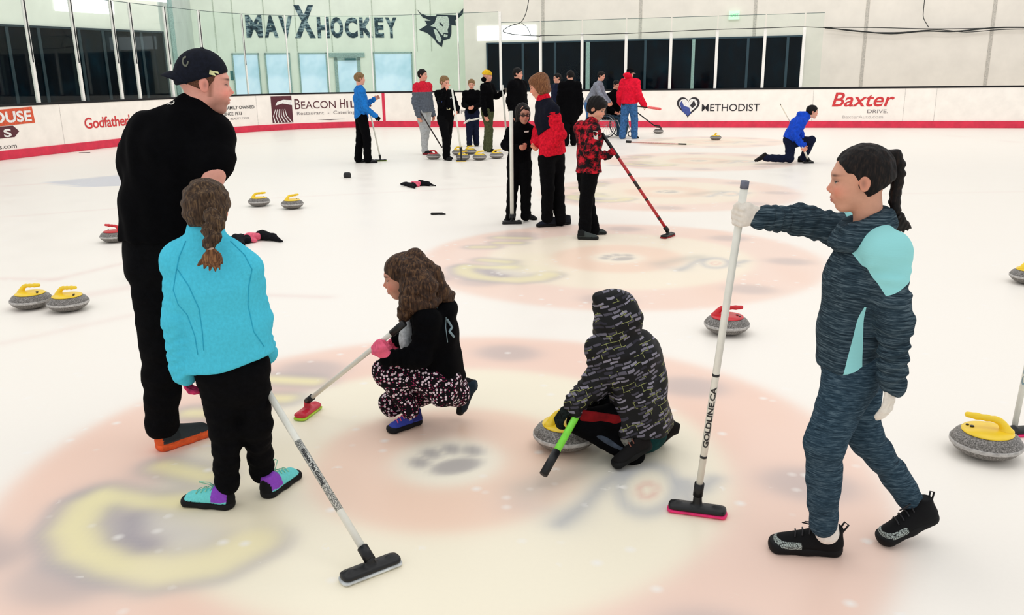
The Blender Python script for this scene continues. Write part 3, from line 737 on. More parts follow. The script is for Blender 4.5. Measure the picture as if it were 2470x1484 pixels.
def post(s,h,label,group,w=.045,split=None):
    p,d,n=bc(s); b=MB(); b.box(p-n*.055+A(0,0,1.185+h/2),(w/2,.03,h/2),(d,n,(0,0,1)))
    o=b.build('glass_post',POST,None,(p[0],p[1],1.185)); tag(o,label,'post',group)
    if split:
        e=MB(); e.box(p-n*.055+A(0,0,1.185+(h+split)/2),(w*.25,.034,(h-split)/2),(d,n,(0,0,1))); e.build('gasket',EDGE,o,(p[0],p[1],1.185))
LP=[-40,98,207,300,343,423,503,602,702,797,902,1003,1107]
ls=[s_at(x) for x in LP]
for i,sx in enumerate(ls): post(sx,2.45,'slim white upright with dark gasket between tall glass panes on the left and corner boards','uprights between the tall glass panes',.075 if i<7 else .035,.9 if i<8 else None)
sm_=s_at(1205)
for i in range(len(ls)): pane(ls[i],ls[i+1] if i+1<len(ls) else sm_,2.45,'tall clear glass screen standing on the left and corner boards','tall glass panes of the rink corner',4)
RP=[1208,1303,1402,1508,1614,1724,1838,1930]; rs=[s_at(x) for x in RP]
post(rs[0],2.45,'white upright taller than its neighbours where tall glass meets low glass',None,.075)
for sx in rs[1:]: post(sx,1.72,'thick white upright between lower glass panes on the far straight boards','uprights between the lower glass panes',.085)
re=rs[-1]+.55
for i in range(len(rs)): pane(rs[i],rs[i+1] if i+1<len(rs) else re,2.12,'lower clear glass screen on the far straight boards','lower glass panes of the far straight')
# ------------------------------------------------------------------ hall walls behind
WL=mat('wall_cream',(240,242,230),.8,0,.2,.02,1.5); WG=mat('wall_pale_green',(242,250,236),.8,0,.2,.02,1.5); WB=mat('wall_beige',(240,233,222),.8,0,.2,.02,1.5); WC=mat('wall_grey',(205,214,206),.8,0,.2,.03,1.5)
m,nt,b=newmat('dark_glass'); f=noise(nt,coords(nt,(1.2,1.2,.6)),1.3,3); nt.links.new(ramp(nt,f,[(.3,(2,3,6)),(.55,(4,12,20)),(.8,(8,34,46))]),b.inputs['Base Color']); b.inputs['Roughness'].default_value=.12; b.inputs['Specular IOR Level'].default_value=.06; DG=m
m,nt,b=newmat('lit_glass'); f=noise(nt,coords(nt),.8,3); c=ramp(nt,f,[(.3,(150,190,205)),(.6,(196,218,232))]); nt.links.new(c,b.inputs['Base Color']); nt.links.new(c,b.inputs['Emission Color']); b.inputs['Emission Strength'].default_value=.45; b.inputs['Roughness'].default_value=.3; LG=m
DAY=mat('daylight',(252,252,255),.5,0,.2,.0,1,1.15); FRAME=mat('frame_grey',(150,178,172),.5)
class Wall:
    def __init__(s,a,b,name,m,h=9.,label=None):
        s.a=A(*a,0); s.b=A(*b,0); s.d=N(s.b-s.a); s.n=A(s.d[1],-s.d[0],0); s.L=float(np.linalg.norm(s.b-s.a))
        mb=MB(); c=(s.a+s.b)/2-s.n*.12+A(0,0,h/2); mb.box(c,(s.L/2,.12,h/2),(s.d,s.n,(0,0,1))); s.o=mb.build(name,m,None,(s.a+s.b)/2); tag(s.o,None,None,None,'structure')
    def u(s,px,z):     # distance along the wall seen at photograph column px
        T=np.linspace(-6,s.L+3,2500); X=np.array([proj(s.a+s.d*t+A(0,0,z))[0] for t in T]); return float(T[np.argmin(abs(X-px))])
    def rect(s,u0,u1,z0,z1,name,m,th=.03,parent=None,off=0.,base=None):
        c=s.a+s.d*(u0+u1)/2+s.n*(off+th/2)+A(0,0,(z0+z1)/2); mb=MB(); mb.box(c,(abs(u1-u0)/2,th/2,(z1-z0)/2),(s.d,s.n,(0,0,1)))
        return mb.build(name,m,parent,tuple(c) if base is None else base),c
    def window(s,p0,p1,z0,z1,name,m,mull=(),frm=None,fw=.05):
        u0,u1=s.u(p0,z0+.3),s.u(p1,z0+.3); o,c=s.rect(u0,u1,z0,z1,name,m,.02); tag(o,None,None,None,'structure')
        for px in mull:
            q=s.u(px,1.6); s.rect(q-.04,q+.04,z0,z1,'mullion',frm or FRAME,.05,o,.0,tuple(c))
        if frm:
            for a,b_,x,y in((u0-fw,u0,z0,z1+fw),(u1,u1+fw,z0,z1+fw),(u0-fw,u1+fw,z1,z1+fw)): s.rect(a,b_,x,y,'window_frame',frm,.06,o,0,tuple(c))
        return o,u0,u1
wl=Wall((-15.6,16.0),(-10.15,26.0),'wall_left',WL)
wc=Wall((-10.15,26.0),(-11.3,31.9),'wall_corner',WC)
wm=Wall((-11.3,31.9),(-1.60,34.54),'wall_back',WG,4.55)
wr=Wall((-1.58,34.54),(-1.50,31.45),'wall_return',WL)
FO=bc(20)[2]
wf0=A(-1.55,31.35,0); wf=Wall((-1.55,31.35),(-1.55+26*DR[0],31.35+26*DR[1]),'wall_far',WB)
wl.window(-60,412,.3,2.98,'window_1',DG,(35,110,205,262,352),mat('mullion_dark',(20,44,54),.4))
wf.window(1180,1925,.3,2.72,'window_2',DG,(1262,1340,1555,1800,1895),mat('mullion_dark2',(30,58,72),.4))
u0=wf.u(1418,1.8); wf.rect(u0-.06,u0+.08,.3,2.72,'trim_1',FRAME,.07)[0]['kind']='structure'
u0=wf.u(1671,1.8); wf.rect(u0-.05,u0+.05,.3,2.72,'trim_2',FRAME,.07)[0]['kind']='structure'
for i,(p0,p1,mu) in enumerate(((570,628,()),(648,702,()),(728,790,()),(907,994,()))):
    wm.window(p0,p1,1.0,2.52,'window_%d'%(i+3),LG,mu,FRAME,.05)
for px in(572,704,792): 
    u0=wm.u(px,1.9); 
dr,u0,u1=wm.window(822,868,.0,2.28,'door_1',LG,(),FRAME,.12); 
wm.rect(u0-.3,u1+.3,2.4,2.56,'trim_3',FRAME,.07)[0]['kind']='structure'
t,c=wm.rect(u1-.45,u1-.05,2.28,2.36,'door_closer',mat('closer',(70,110,112),.4,.6),.12,None,.06); tag(t,'grey door closer box above the glazed door behind the corner glass','door closer')
t,c=wm.rect(wm.u(555,1.9),wm.u(566,1.9),1.62,1.95,'wall_notice',mat('notice',(60,120,120),.6),.02); tag(t,'small teal notice on the pale wall beside the capped man\'s face','notice')
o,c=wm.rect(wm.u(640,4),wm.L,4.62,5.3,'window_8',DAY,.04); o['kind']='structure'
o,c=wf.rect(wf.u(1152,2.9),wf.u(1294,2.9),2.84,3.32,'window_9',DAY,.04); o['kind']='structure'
o,c=wl.rect(wl.u(130,3.6),wl.u(272,3.6),3.42,3.78,'window_10',DAY,.04); o['kind']='structure'  # glowing strip standing in for a bright reflection in the glass
o,c=wl.rect(wl.u(296,3.8),wl.u(400,3.8),3.85,4.25,'window_11',DAY,.04); o['kind']='structure'  # second glowing strip, also imitating a reflection in the glass
PS=mat('panel_seam',(196,190,180),.8); n=1
for px in(1310,1545,1822,2092,2400,2700): 
    q=wf.u(px,3.4); o,c=wf.rect(q-.05,q+.05,0,9,'trim_%d'%(n+3),PS,.012); o['kind']='structure'; n+=1
SG2=mat('panel_seam_green',(196,206,190),.8)
for px in(520,565,640,715,800,900,1005,1040): 
    q=wm.u(px,3.2); o,c=wm.rect(q-.02,q+.02,2.6,4.5,'trim_%d'%(n+3),SG2,.01); o['kind']='structure'; n+=1
o,c=wl.rect(wl.u(410,3),wl.u(413,3)+.1,0,9,'trim_%d'%(n+3),FRAME,.05); o['kind']='structure'; n+=1
# mural lettering on the pale green wall
def camomat(name,c1,c2,c3):
    m,nt,b=newmat(name); f=noise(nt,coords(nt,(3,3,9),(0,.6,.2)),1.2,4,.7); nt.links.new(ramp(nt,f,[(.0,c1),(.47,c1),(.5,c2),(.6,c3)],'LINEAR'),b.inputs['Base Color']); b.inputs['Roughness'].default_value=.7; return m
MUR=camomat('mural_ink',(24,52,66),(60,92,104),(150,172,178))
mural=empty('wall_lettering',tuple(wm.a+wm.d*6+A(0,0,3.2)),'distressed dark teal team lettering painted on the pale green wall','wall lettering')
mb_=tuple(wm.a+wm.d*6+A(0,0,3.2))
def wall_text(body,px0,px1,pt,pb,par,bs,m=MUR,bold=.05):
    V,Fc=text_geo(body,1.,bold); u0,u1=wm.u(px0,3.3),wm.u(px1,3.3)
    def zat(px,py,u):
        q=wm.a+wm.d*u; return (P(px,py,q[1]+0.))[2]
    z1=zat(px0,pt,u0); z0=zat(px0,pb,u0); V[:,0]-=V[:,0].min(); V[:,0]*=(u1-u0)/V[:,0].max(); V[:,1]-=V[:,1].min(); V[:,1]*=(z1-z0)/V[:,1].max()
    W=[wm.a+wm.d*(u0+v[0])+wm.n*.012+A(0,0,z0+v[1]) for v in V]; return mk('letter',W,Fc,m,bs,par,smooth=False)
for ch,a,b_,t,bt in(('M',594,634,36,91),('A',638,671,37,91),('V',674,707,38,92),('X',711,761,12,92),('H',766,795,41,92),('O',798,828,41,92),('C',832,863,42,92),('K',868,900,42,91),('E',904,926,42,91),('Y',930,958,42,92)):
    wall_text(ch,a,b_,t,bt,mural,mb_)
def wall_poly(pts,par,bs,m,off=.012,name='shape'):
    W=[]
    for x,y in pts:
        q=wm.a+wm.d*wm.u(x,3.5); z=P(x,y,q[1])[2]; W.append(q+wm.n*off+A(0,0,z))
    return mk(name,W,[tuple(range(len(W)))],m,bs,par,smooth=False)
bul=tuple(wm.a+wm.d*9.3+A(0,0,3.3)); INKT=mat('mural_dark',(26,44,58),.7); LIGHT=mat('mural_light',(214,224,216),.7)
be=empty('bull_emblem',bul,'dark outlined horned bull head emblem painted on the pale green wall','emblem')
wall_poly([(1006,21),(1016,32),(1030,38),(1052,39),(1054,35),(1085,36),(1103,37),(1110,30),(1119,20),(1117,34),(1106,44),(1099,48),(1100,62),(1089,60),(1088,82),(1084,93),(1068,98),(1064,114),(1052,104),(1046,94),(1030,80),(1010,72),(1030,60),(1025,50),(1040,50),(1020,42)],be,bul,INKT)
wall_poly([(1055,39),(1080,39),(1083,46),(1084,60),(1079,72),(1080,80),(1070,79),(1066,86),(1058,76),(1050,66),(1038,63),(1048,56)],be,bul,LIGHT,.016)
wall_poly([(1045,70),(1053,72),(1064,94),(1060,104),(1052,96)],be,bul,LIGHT,.016); wall_poly([(1060,52),(1068,60),(1070,66),(1060,58)],be,bul,INKT,.02); wall_poly([(1070,82),(1079,84),(1078,90),(1069,89)],be,bul,LIGHT,.02)
# exit sign
q=wf.a+wf.d*wf.u(1771,3.4); z=P(1771,37,q[1])[2]; ex=MB().box(q+wf.n*.06+A(0,0,z),(.17,.05,.13),(wf.d,wf.n,(0,0,1))).build('exit_sign',mat('exit_box',(206,236,212),.5,0,.3,.02,10,.35),None,tuple(q+A(0,0,z)))
tag(ex,'small green exit sign high on the beige far wall','exit sign')
V,Fc=text_geo('EXIT',.13,.004); V[:,0]-=V[:,0].mean(); V[:,0]*=.95; W=[q+wf.n*.118+wf.d*v[0]+A(0,0,z-.045+v[1]) for v in V]; mk('letters',W,Fc,mat('exit_green',(120,215,150),.5,0,.3,.02,10,.7),tuple(q+A(0,0,z)),ex,smooth=False)
# cables
CB=mat('cable_black',(30,34,34),.7)
def cable(pts,r,label,Yo=None):
    L=[]
    for i in range(len(pts)-1):
        a,b_=pts[i],pts[i+1]
        for k in range(6): L.append(a+(b_-a)*k/6)
    L.append(pts[-1])
    for _ in range(4): L=[L[0]]+[(L[i-1]+L[i]*2+L[i+1])/4 for i in range(1,len(L)-1)]+[L[-1]]
    o=MB().tube(L,r,6).build('cable',CB,None,tuple(L[0]),smooth=True); tag(o,label,'cable'); return o
def onf(px,py,out=.25):
    u=wf.u(px,2.9); q=wf.a+wf.d*u+wf.n*out; return P(px,py,q[1])
cable([onf(1990,67),onf(2060,74),onf(2150,83),onf(2230,74),onf(2300,77),onf(2400,66),onf(2470,66),onf(2600,68)],.02,'thick black cable sagging lowest along the beige far wall')
cable([onf(1985,66,.45),onf(2100,66,.45),onf(2240,70),onf(2350,69),onf(2600,62)],.012,'thin black cable running nearly straight along the beige far wall')
cable([onf(1990,67,.08),onf(2080,78,.08),onf(2170,79,.08),onf(2260,70,.08),onf(2330,79,.08),onf(2420,70,.08),onf(2600,70,.08)],.012,'looped black cable with two shallow sags on the beige far wall')
cable([onf(2231,-10),onf(2228,20),onf(2226,42),onf(2240,66)],.011,'thin black cable dropping from above to the wall cable run')
def onb(px,py):
    p=bc(s_at(px))[0]; return P(px,py,p[1])
cable([onb(1277,-10),onb(1270,30),onb(1258,55),onb(1230,62),onb(1208,76),onb(1240,84),onb(1303,87)],.012,'thin black cable hanging beside the tall white upright')
cable([onb(1258,55),onb(1272,66),onb(1280,84)],.009,'short cable branch forking off beside the tall white upright')
cable([onb(1303,86),onb(1402,84),onb(1508,81),onb(1614,76),onb(1724,71),onb(1838,68),onb(1930,64),onf(1990,67)],.011,'thin wire strung along the tops of the lower glass uprights')
# ------------------------------------------------------------------ curling stones
GRAN=granite('granite'); STR=mat('striking_band',(178,174,170),.6,0,.3,.12,60); YEL=mat('handle_yellow',(246,208,44),.35,0,.5,.04,8); REDH=mat('handle_red',(206,34,44),.35,0,.5,.05,8); DKH=mat('handle_dark',(70,60,56),.5); BOLT=mat('bolt_dark',(40,34,30),.4,.5)
def make_stone(hm,label):
    root=empty('curling_stone',(0,0,0),label,'curling stone')
    pr=[(0.045,.0),(.062,.001),(.075,.006),(.105,.016),(.128,.032),(.140,.048),(.1445,.054),(.1455,.062),(.1445,.070),(.140,.077),(.128,.094),(.108,.107),(.085,.1135),(.05,.116),(.01,.1165)]
    MB().lathe(pr,56).build('granite_body',GRAN,root,smooth=True)
    MB().lathe([(.1452,.053),(.1466,.056),(.1468,.062),(.1466,.068),(.1452,.071)],56).build('striking_band',STR,root,smooth=True)
    MB().lathe([(.104,.110),(.105,.1125),(.102,.116),(.09,.1195),(.06,.123),(.03,.126),(.005,.1265)],48).build('handle_plate',hm,root,smooth=True)
    g=[(.072,0,.118),(.066,0,.132),(.054,0,.150),(.040,0,.163),(.022,0,.169),(-.01,0,.171),(-.05,0,.174),(-.085,0,.177)]
    k=solid('handle',[cone(a,b,r,r2) for a,b,r,r2 in zip(g,g[1:],(.026,.019,.015,.0135,.013,.013,.0135),(.019,.015,.0135,.013,.013,.0135,.013))]+[ell((.070,0,.120),(.034,.022,.012))],hm,.0035,.01,root)
    b=MB(); b.lathe([(.001,.119),(.009,.119),(.009,.1275),(.001,.128)],12,(-.062,.0,0)); b.lathe([(.001,.117),(.007,.117),(.007,.1245),(.001,.125)],12,(-.078,.02,0)); b.build('bolt',BOLT,root)
    return root
STN={}
def stone(px,py,kind,rot,label,group):
    hm={'y':YEL,'r':REDH,'d':DKH}[kind]
    if kind not in STN: o=make_stone(hm,label); STN[kind]=o
    else: o=copy_tree(STN[kind])
    g=G(px,py); o.location=(g[0],g[1],.0); o.rotation_euler=(0,0,math.radians(rot)); tag(o,label,'curling stone',group); return o
ST=[(278,583,'r',-10,'red-handled curling stone left of the tall capped man'),
 (626,497,'y',185,'yellow-handled stone, left one of the pair right of the capped man'),
 (706,503,'y',215,'yellow-handled stone, right one of the pair right of the capped man'),
 (78,742,'y',170,'yellow-handled stone at the left picture edge, half behind its neighbour'),
 (167,748,'y',165,'yellow-handled stone in front of its twin near the left picture edge'),
 (366,668,'d',40,'grey stone almost hidden behind the capped man\'s leg'),
 (1752,803,'r',165,'red-handled curling stone behind the walking girl\'s white broom'),
 (2374,1096,'y',-22,'large yellow-handled curling stone at the right picture edge'),
 (2482,683,'y',180,'yellow-handled stone cut off by the right picture edge'),
 (1363,1076,'y',200,'yellow-handled stone under the hooded child\'s gloved hand'),
 (1046,384,'r',40,'lone red-handled stone at the feet of the far group of children'),
 (1117,386,'y',170,'yellow-handled stone, left one of the front row by the far children'),
 (1157,386,'y',190,'yellow-handled stone, middle one of the front row by the far children'),
 (1198,382,'y',180,'yellow-handled stone, right one of the row by the far children'),
 (1106,374,'y',160,'yellow-handled stone behind the left one of the far row'),
 (1134,372,'y',200,'yellow-handled stone behind the gap of the far row'),
 (1588,322,'d',-30,'far grey stone with a delivery stick hooked on its handle'),
 (1726,338,'y',90,'yellow-handled stone standing alone in the farthest target rings')]
for a in ST: stone(*a,'curling stones on the ice')
# ------------------------------------------------------------------ brooms
WP=mat('pole_white',(232,230,218),.35,0,.5,.03,12); BP_=mat('plastic_black',(14,14,16),.45,0,.4,.15,40); SIL=mat('pole_silver',(190,190,192),.3,.6,.5,.05); REDP=mat('pole_red',(176,30,38),.35,0,.5,.08); DKP=mat('pole_dark',(40,26,26),.4,0,.4,.2)
PINK=mat('pad_pink',(236,40,110),.7); GRN=mat('pad_lime',(176,214,60),.7); PADW=mat('pad_white',(205,208,208),.7); REDC=mat('head_red',(200,30,52),.4,0,.5,.06); LIME=mat('pole_lime',(124,222,60),.35,0,.5,.05); PINKL=mat('broom_coral',(228,96,96),.6); GRYP=mat('grip_grey',(96,98,112),.6)
def broom(p0,p1,label,pole=WP,r=.0125,hd=None,head=BP_,pad=PINK,grip=None,gl=.0,bands=(),hl=.20,hw=.035,group=None,ferrule=True,rim=False,hn=None,cat='curling broom',topcap=None):
    """p0 top of the pole, p1 where it meets the head; hd = horizontal direction of the head"""
    p0=A(*p0);p1=A(*p1); L=np.linalg.norm(p1-p0); d=(p1-p0)/L; base=(p1[0],p1[1],0)
    root=empty('curling_broom',base,label,cat,group)
    MB().tube([p0,p0+d*L*.5,p1],r,18).build('pole',pole,root,base,True)
    if gl: MB().tube([p0-d*.004,p0+d*gl],r*1.16,16).build('grip',grip or BP_,root,base,True)
    if topcap: MB().tube([p0-d*.004,p0+d*.02],r*1.08,16).build('end_cap',topcap,root,base,True)
    for t,w,m in bands: MB().tube([p0+d*(t*L),p0+d*(t*L+w)],r*1.06,16).build('band',m,root,base,True)
    if hd is not None:
        h=N(A(hd[0],hd[1],0)); n=N(A(*hn)) if hn is not None else A(0,0,1); h=N(h-n*np.dot(h,n)); w=np.cross(n,h); c=A(p1[0],p1[1],p1[2]) if hn is not None else A(p1[0],p1[1],0)
        zz=.0 if hn is None else -.03
        q=lambda a,b,z:c+h*a+w*b+n*(z+zz)
        MB_=[kk(ecap(q(-hl*.5+.016,0,.024),q(hl*.5-.016,0,.024),w,(hw*.9,.014),(hw*.9,.014)),.004),rbox(q(0,0,.024),(hl*.42,hw*.92,.008),(h,w,n),.008),kk(ell(q(hl*.34,0,.036),(.016,.012,.009),(h,w,n)),.01),kk(ell(q(-hl*.34,0,.036),(.016,.012,.009),(h,w,n)),.01),kk(cone(q(0,0,.03),p1 if hn is None else p1-d*.04,.019,.016),.012)]
        b=solid('broom_head',MB_,head,.004,.006,root,base)
        V=[kk(ecap(q(-hl*.5+.012,0,.010),q(hl*.5-.012,0,.010),w,(hw*.98,.014),(hw*.98,.014)),.004),cut(q(0,0,0),-n),cut(q(0,0,.016),n)]
        solid('pad',V,pad,.004,.006,root,base)
        if ferrule: MB().tube([p1-d*.055,p1-d*.0],r*1.45,16).build('ferrule',BP_,root,base,True)
    return root,d
def pole_text(root,p0,d,body,t0,ln,r,m,view,base,hf=1.5):
    V,Fc=text_geo(body,1.,.03); V[:,0]-=V[:,0].min(); V[:,0]*=ln/V[:,0].max(); V[:,1]-=V[:,1].max()/2; V[:,1]*=(r*hf)/(V[:,1].max()*2)
    import bmesh
    bm=bmesh.new(); bv=[bm.verts.new((v[0],v[1],0)) for v in V]
    for f in Fc:
        try: bm.faces.new([bv[i] for i in f])
        except ValueError: pass
    for k in range(-4,5): bmesh.ops.bisect_plane(bm,geom=bm.verts[:]+bm.edges[:]+bm.faces[:],plane_co=(0,k*r*.16,0),plane_no=(0,1,0))
    bm.verts.index_update(); V=np.array([v.co[:] for v in bm.verts]); Fc=[tuple(v.index for v in f.verts) for f in bm.faces]; bm.free()
    n=N(A(*view)-d*np.dot(A(*view),d)); s=np.cross(n,d); W=[]
    for v in V:
        a=v[1]/r*1.0; W.append(p0+d*(t0+v[0])+(n*math.cos(a)+s*math.sin(a))*(r+.0009))
    return mk('lettering',W,Fc,m,base,root,smooth=False)
def gz(px,py,z=0.): return G(px,py,z)
# broom heads stand on the ice: p1 just above it
def at(px,py,Y): return P(px,py,Y)
# ------------------------------------------------------------------ small things on the ice
def mitten_pair(px,py,s,rot,label,n2=True):
    g=G(px,py); c,si=math.cos(rot),math.sin(rot); q=lambda x,y,z:(g[0]+(x*c-y*si)*s,g[1]+(x*si+y*c)*s,z*s)
    B=mat('mitten_black',(20,20,24),.9,0,.1,.3,60)
    pr=[ecap(q(-.21,.14,.03),q(-.06,.0,.03),(0,0,1),(.026*s,.07*s),(.032*s,.065*s)),cone(q(-.10,-.06,.03),q(.02,-.26,.02),.036*s,.02*s),cone(q(-.04,-.02,.03),q(.0,-.10,.03),.04*s,.03*s),
        ecap(q(.06,.10,.045),q(.20,.06,.035),(0,0,1),(.055*s,.07*s),(.035*s,.05*s)),cone(q(.2,.05,.035),q(.33,-.05,.015),.03*s,.010*s),cut((0,0,.001),(0,0,-1))]
    o=solid('mitten',pr,B,.006,.03,None,tuple(g),disp=wob(.003,50)); tag(o,label,'mittens')
    solid('lining',[ecap(q(-.06,.06,.045),q(.05,.05,.045),(0,0,1),(.035*s,.07*s),(.035*s,.05*s)),ecap(q(-.02,-.03,.03),q(.05,-.05,.02),(0,0,1),(.022*s,.04*s),(.02*s,.035*s)),cut((0,0,.001),(0,0,-1))],mat('lining_pink',(226,96,120),.9),.005,.02,o,tuple(g))
mitten_pair(608,583,1.05,-.1,'black and pink gloves dropped on the ice beside the fleece-jacket girl')
mitten_pair(1003,450,.95,-.05,'black and pink gloves dropped on the ice near the middle of the rink')
g=G(1055,518); o=solid('glove',[ecap((g[0]-.07,g[1],.012),(g[0]+.06,g[1]+.02,.012),(0,0,1),(.014,.03),(.01,.03)),cone((g[0]+.05,g[1],.01),(g[0]+.10,g[1]-.02,.008),.011,.008),cut((0,0,.001),(0,0,-1))],mat('flat_black',(24,22,24),.9),.005,.02,None,tuple(g)); tag(o,'small flat black scrap of cloth lying on bare ice','cloth scrap')
g=G(838,429); o=MB().lathe([(.001,0),(.05,0),(.062,.01),(.065,.04),(.06,.075),(.045,.09),(.001,.092)],24,tuple(g)).build('ice_marker',mat('rubber_black',(16,16,18),.6),None,tuple(g),True); tag(o,'small round black rubber marker alone on the ice','marker')
g=G(204,369); o=MB().box(g+A(0,0,.006),(.12,.03,.006),(N((1,.3,0)),N((-.3,1,0)),(0,0,1))).build('ice_marker',mat('scrap_grey',(90,80,76),.8),None,tuple(g)); tag(o,'thin grey scrap on the ice by the left boards','scrap')
g=G(1655,350); g2=G(1522,345); r_,d_=broom(g+A(0,0,.02),g2+A(0,0,.02),'pink-shafted broom with dark ends lying flat on the far ice',pole=mat('pole_pink',(214,168,160),.5),r=.014,gl=.2)
MB().tube([g2+A(0,0,.03),g2+(g2-g)*.09+A(0,0,.03)],.03,14).build('broom_head',BP_,r_,(g2[0],g2[1],0),True)
# ------------------------------------------------------------------ foreground people
def JJ(Y,**k): return {n:P(v[0],v[1],Y+(v[2] if len(v)>2 else 0)) for n,v in k.items()}
BLK=cloth('cloth_black',(7,7,9),.2,.95,30,.06,.3); BLK2=cloth('cloth_black_soft',(9,9,11),.25,.9,50,.07,.3)
HBR=hairmat('hair_brown',(32,22,16),(66,48,34),(112,88,62)); HDK=hairmat('hair_dark',(10,8,8),(22,16,15),(44,34,30)); HWV=hairmat('hair_wavy',(26,17,13),(62,42,30),(112,82,56),(120,120,16)); HBL=hairmat('hair_blond',(84,62,40),(128,100,66),(168,136,96)); HBK=hairmat('hair_black',(6,5,5),(14,11,11),(28,22,20)); HAU=hairmat('hair_auburn',(70,40,26),(118,76,48),(160,112,76))
# --- man in black T-shirt and backwards cap
Y=3.61
J=JJ(Y,pelvis=(402,600,0),waist=(402,500,0),chest=(432,365,0),neck=(462,270,0),head=(497,203,.02),shA=(362,322,-.02),shB=(512,326,.03),elA=(343,420,.05),wrA=(372,470,.28),elB=(514,412,-.10),wrB=(500,540,-.13),
  hipA=(372,625,0),hipB=(440,625,.02),knA=(390,830,-.02),anA=(392,1022,0),knB=(505,815,.06),anB=(530,985,.22))
base=tuple(G(420,1080))
shirt=dict(name='shirt',mat=BLK,th=.022,w=1.12,hem=P(402,575,Y),hem_n=(0,0,-1),sleeve='short',res=.009,drop=.1,flare=.98,collar_h=.02,fold=.004,
   extra=[cone(P(362,322,Y),P(340,368,Y+.02),.080,.078,(.004,1.5)),cone(P(340,368,Y+.02),P(337,385,Y+.02),.078,.080),cone(P(512,330,Y),P(523,396,Y+.01),.078,.060,(.004,1.5)),cone(P(462,290,Y),P(362,322,Y),.07,.075),cone(P(462,290,Y),P(512,326,Y),.075,.078)])
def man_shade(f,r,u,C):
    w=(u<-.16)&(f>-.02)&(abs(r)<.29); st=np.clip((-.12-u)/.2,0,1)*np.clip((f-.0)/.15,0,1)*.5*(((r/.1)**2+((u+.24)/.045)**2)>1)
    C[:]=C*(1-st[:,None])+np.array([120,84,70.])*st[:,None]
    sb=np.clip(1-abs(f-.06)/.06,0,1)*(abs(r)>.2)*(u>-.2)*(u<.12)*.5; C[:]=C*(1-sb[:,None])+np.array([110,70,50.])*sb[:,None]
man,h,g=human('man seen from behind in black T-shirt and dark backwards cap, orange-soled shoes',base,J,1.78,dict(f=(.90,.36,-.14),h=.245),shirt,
   dict(mat=BLK2,w=1.22,th=.012,res=.009,fold=.006,cuff=1.35,extra=[ecap(P(402,560,Y),P(402,640,Y),(1,0,0),(.185,.125),(.18,.125))]),res=.009,hres=.0035,skin=(226,160,142),kid=False,hands=('auto','auto'),headk=dict(shade=man_shade),bodyarm=1.3)
# short hair and backwards cap
cap_hair(mat('hair_short',(92,62,48),.85,0,.1,.25,200),.004,1.012,-.13,fr=(.22,.30),dis=(.0008,200),name='hair')(h,man,base)
CAPM=cloth('cap_navy',(19,22,32),.2,.9,60,.15)
cap=solid('cap',[h.e((-.08,0,.15),(.435,.36,.425)),h.e((-.22,0,.06),(.29,.33,.30)),cut(h.p(.33,0,.235),-(h.u*1.0-h.f*.40),.008)],CAPM,.0045,.02,man,base)
_vc=(-.40,0,-.08)
solid('visor',[h.e(_vc,(.38,.31,.25)),cut(h.p(-.30,0,0),h.f),sub(h.e((-.40,0,-.13),(.37,.30,.245)),.004),cut(h.p(-.4,0,-.03),-(h.u+h.f*.25),.004)],CAPM,.0035,.006,cap,base)
V=MB().tube([h.p(-.08,0,.565),h.p(-.08,0,.59)],.008,10).build('cap_button',CAPM,cap,base,True)
YG=mat('logo_pale',(206,206,150),.7)
def decal(par,c,ax,ay,polys,m,name='emblem',base=base):
    W=[];Fc=[]
    for pl in polys:
        o=len(W)
        for a,b_ in pl: W.append(A(*c)+ax*a+ay*b_)
        Fc.append(tuple(range(o,o+len(pl))))
    return mk(name,W,Fc,m,base,par,smooth=False)
decal(cap,h.p(.10,.357,.19),h.f*.038,h.u*.022,[[(-.5,-.3),(.2,-.45),(.0,.1),(.5,.0),(.4,.4),(-.1,.4),(-.45,.5)]],YG)
from mathutils.bvhtree import BVHTree
def hitter(obj,base):
    me=obj.data; bv=BVHTree.FromPolygons([v.co for v in me.vertices],[p.vertices for p in me.polygons]); o=Vector(tuple(CAM-A(*base)))
    def f(x,y):
        r_=bv.ray_cast(o,Vector(tuple(ray(x,y))))
        return None if r_[0] is None else np.array(r_[0])+A(*base)
    return f
def print_on(obj,base,polys,m,name='emblem',off=.0015):
    """patch stitched to the surface of obj; outline found by looking along the camera rays once"""
    f=hitter(obj,base); W=[];Fc=[]
    for pl in polys:
        q=[f(x,y) for x,y in pl]
        if any(t is None for t in q): continue
        o=len(W); n=N(CAM-np.mean(q,0)); W+=[t+n*off for t in q]; Fc.append(tuple(range(o,o+len(q))))
    if Fc: return mk(name,np.array(W),Fc,m,base,obj,smooth=False)
def pring(cx,cy,r0,r1,n=16,sy=1.):
    P_=[(cx+math.cos(6.283*i/n)*r,cy+sy*math.sin(6.283*i/n)*r) for i in range(n) for r in(r0,r1)]
    return [[P_[2*i],P_[2*i+1],P_[(2*i+3)%(2*n)],P_[(2*i+2)%(2*n)]] for i in range(n)]
print_on(cap,base,pring(447,148,5,8,14,1.6)[:11]+[[(440,140),(444,138),(452,160),(448,162)]],mat('logo_grey',(104,106,92),.8))
LW=mat('logo_white',(214,210,200),.7); cN=P(408,243,Y-.115)
shirt_o=[o for o in man.children if o.name.startswith('shirt')][0]
print_on(shirt_o,base,pring(404,246,5,8,14,.8)+pring(413,246,5,8,14,.8),LW,off=.004)
hl_=G(372,1092); tt=G(505,1046); shoe(man,base,hl_,hl_+N(tt-hl_)*.31,.31,cols=((52,58,60),(226,92,44),(40,44,46)),res=.0045)
hB=G(548,1010); shoe(man,base,hB,hB+N(A(.3,1,0))*.31,.31,cols=((52,58,60),(226,92,44),None),res=.007)
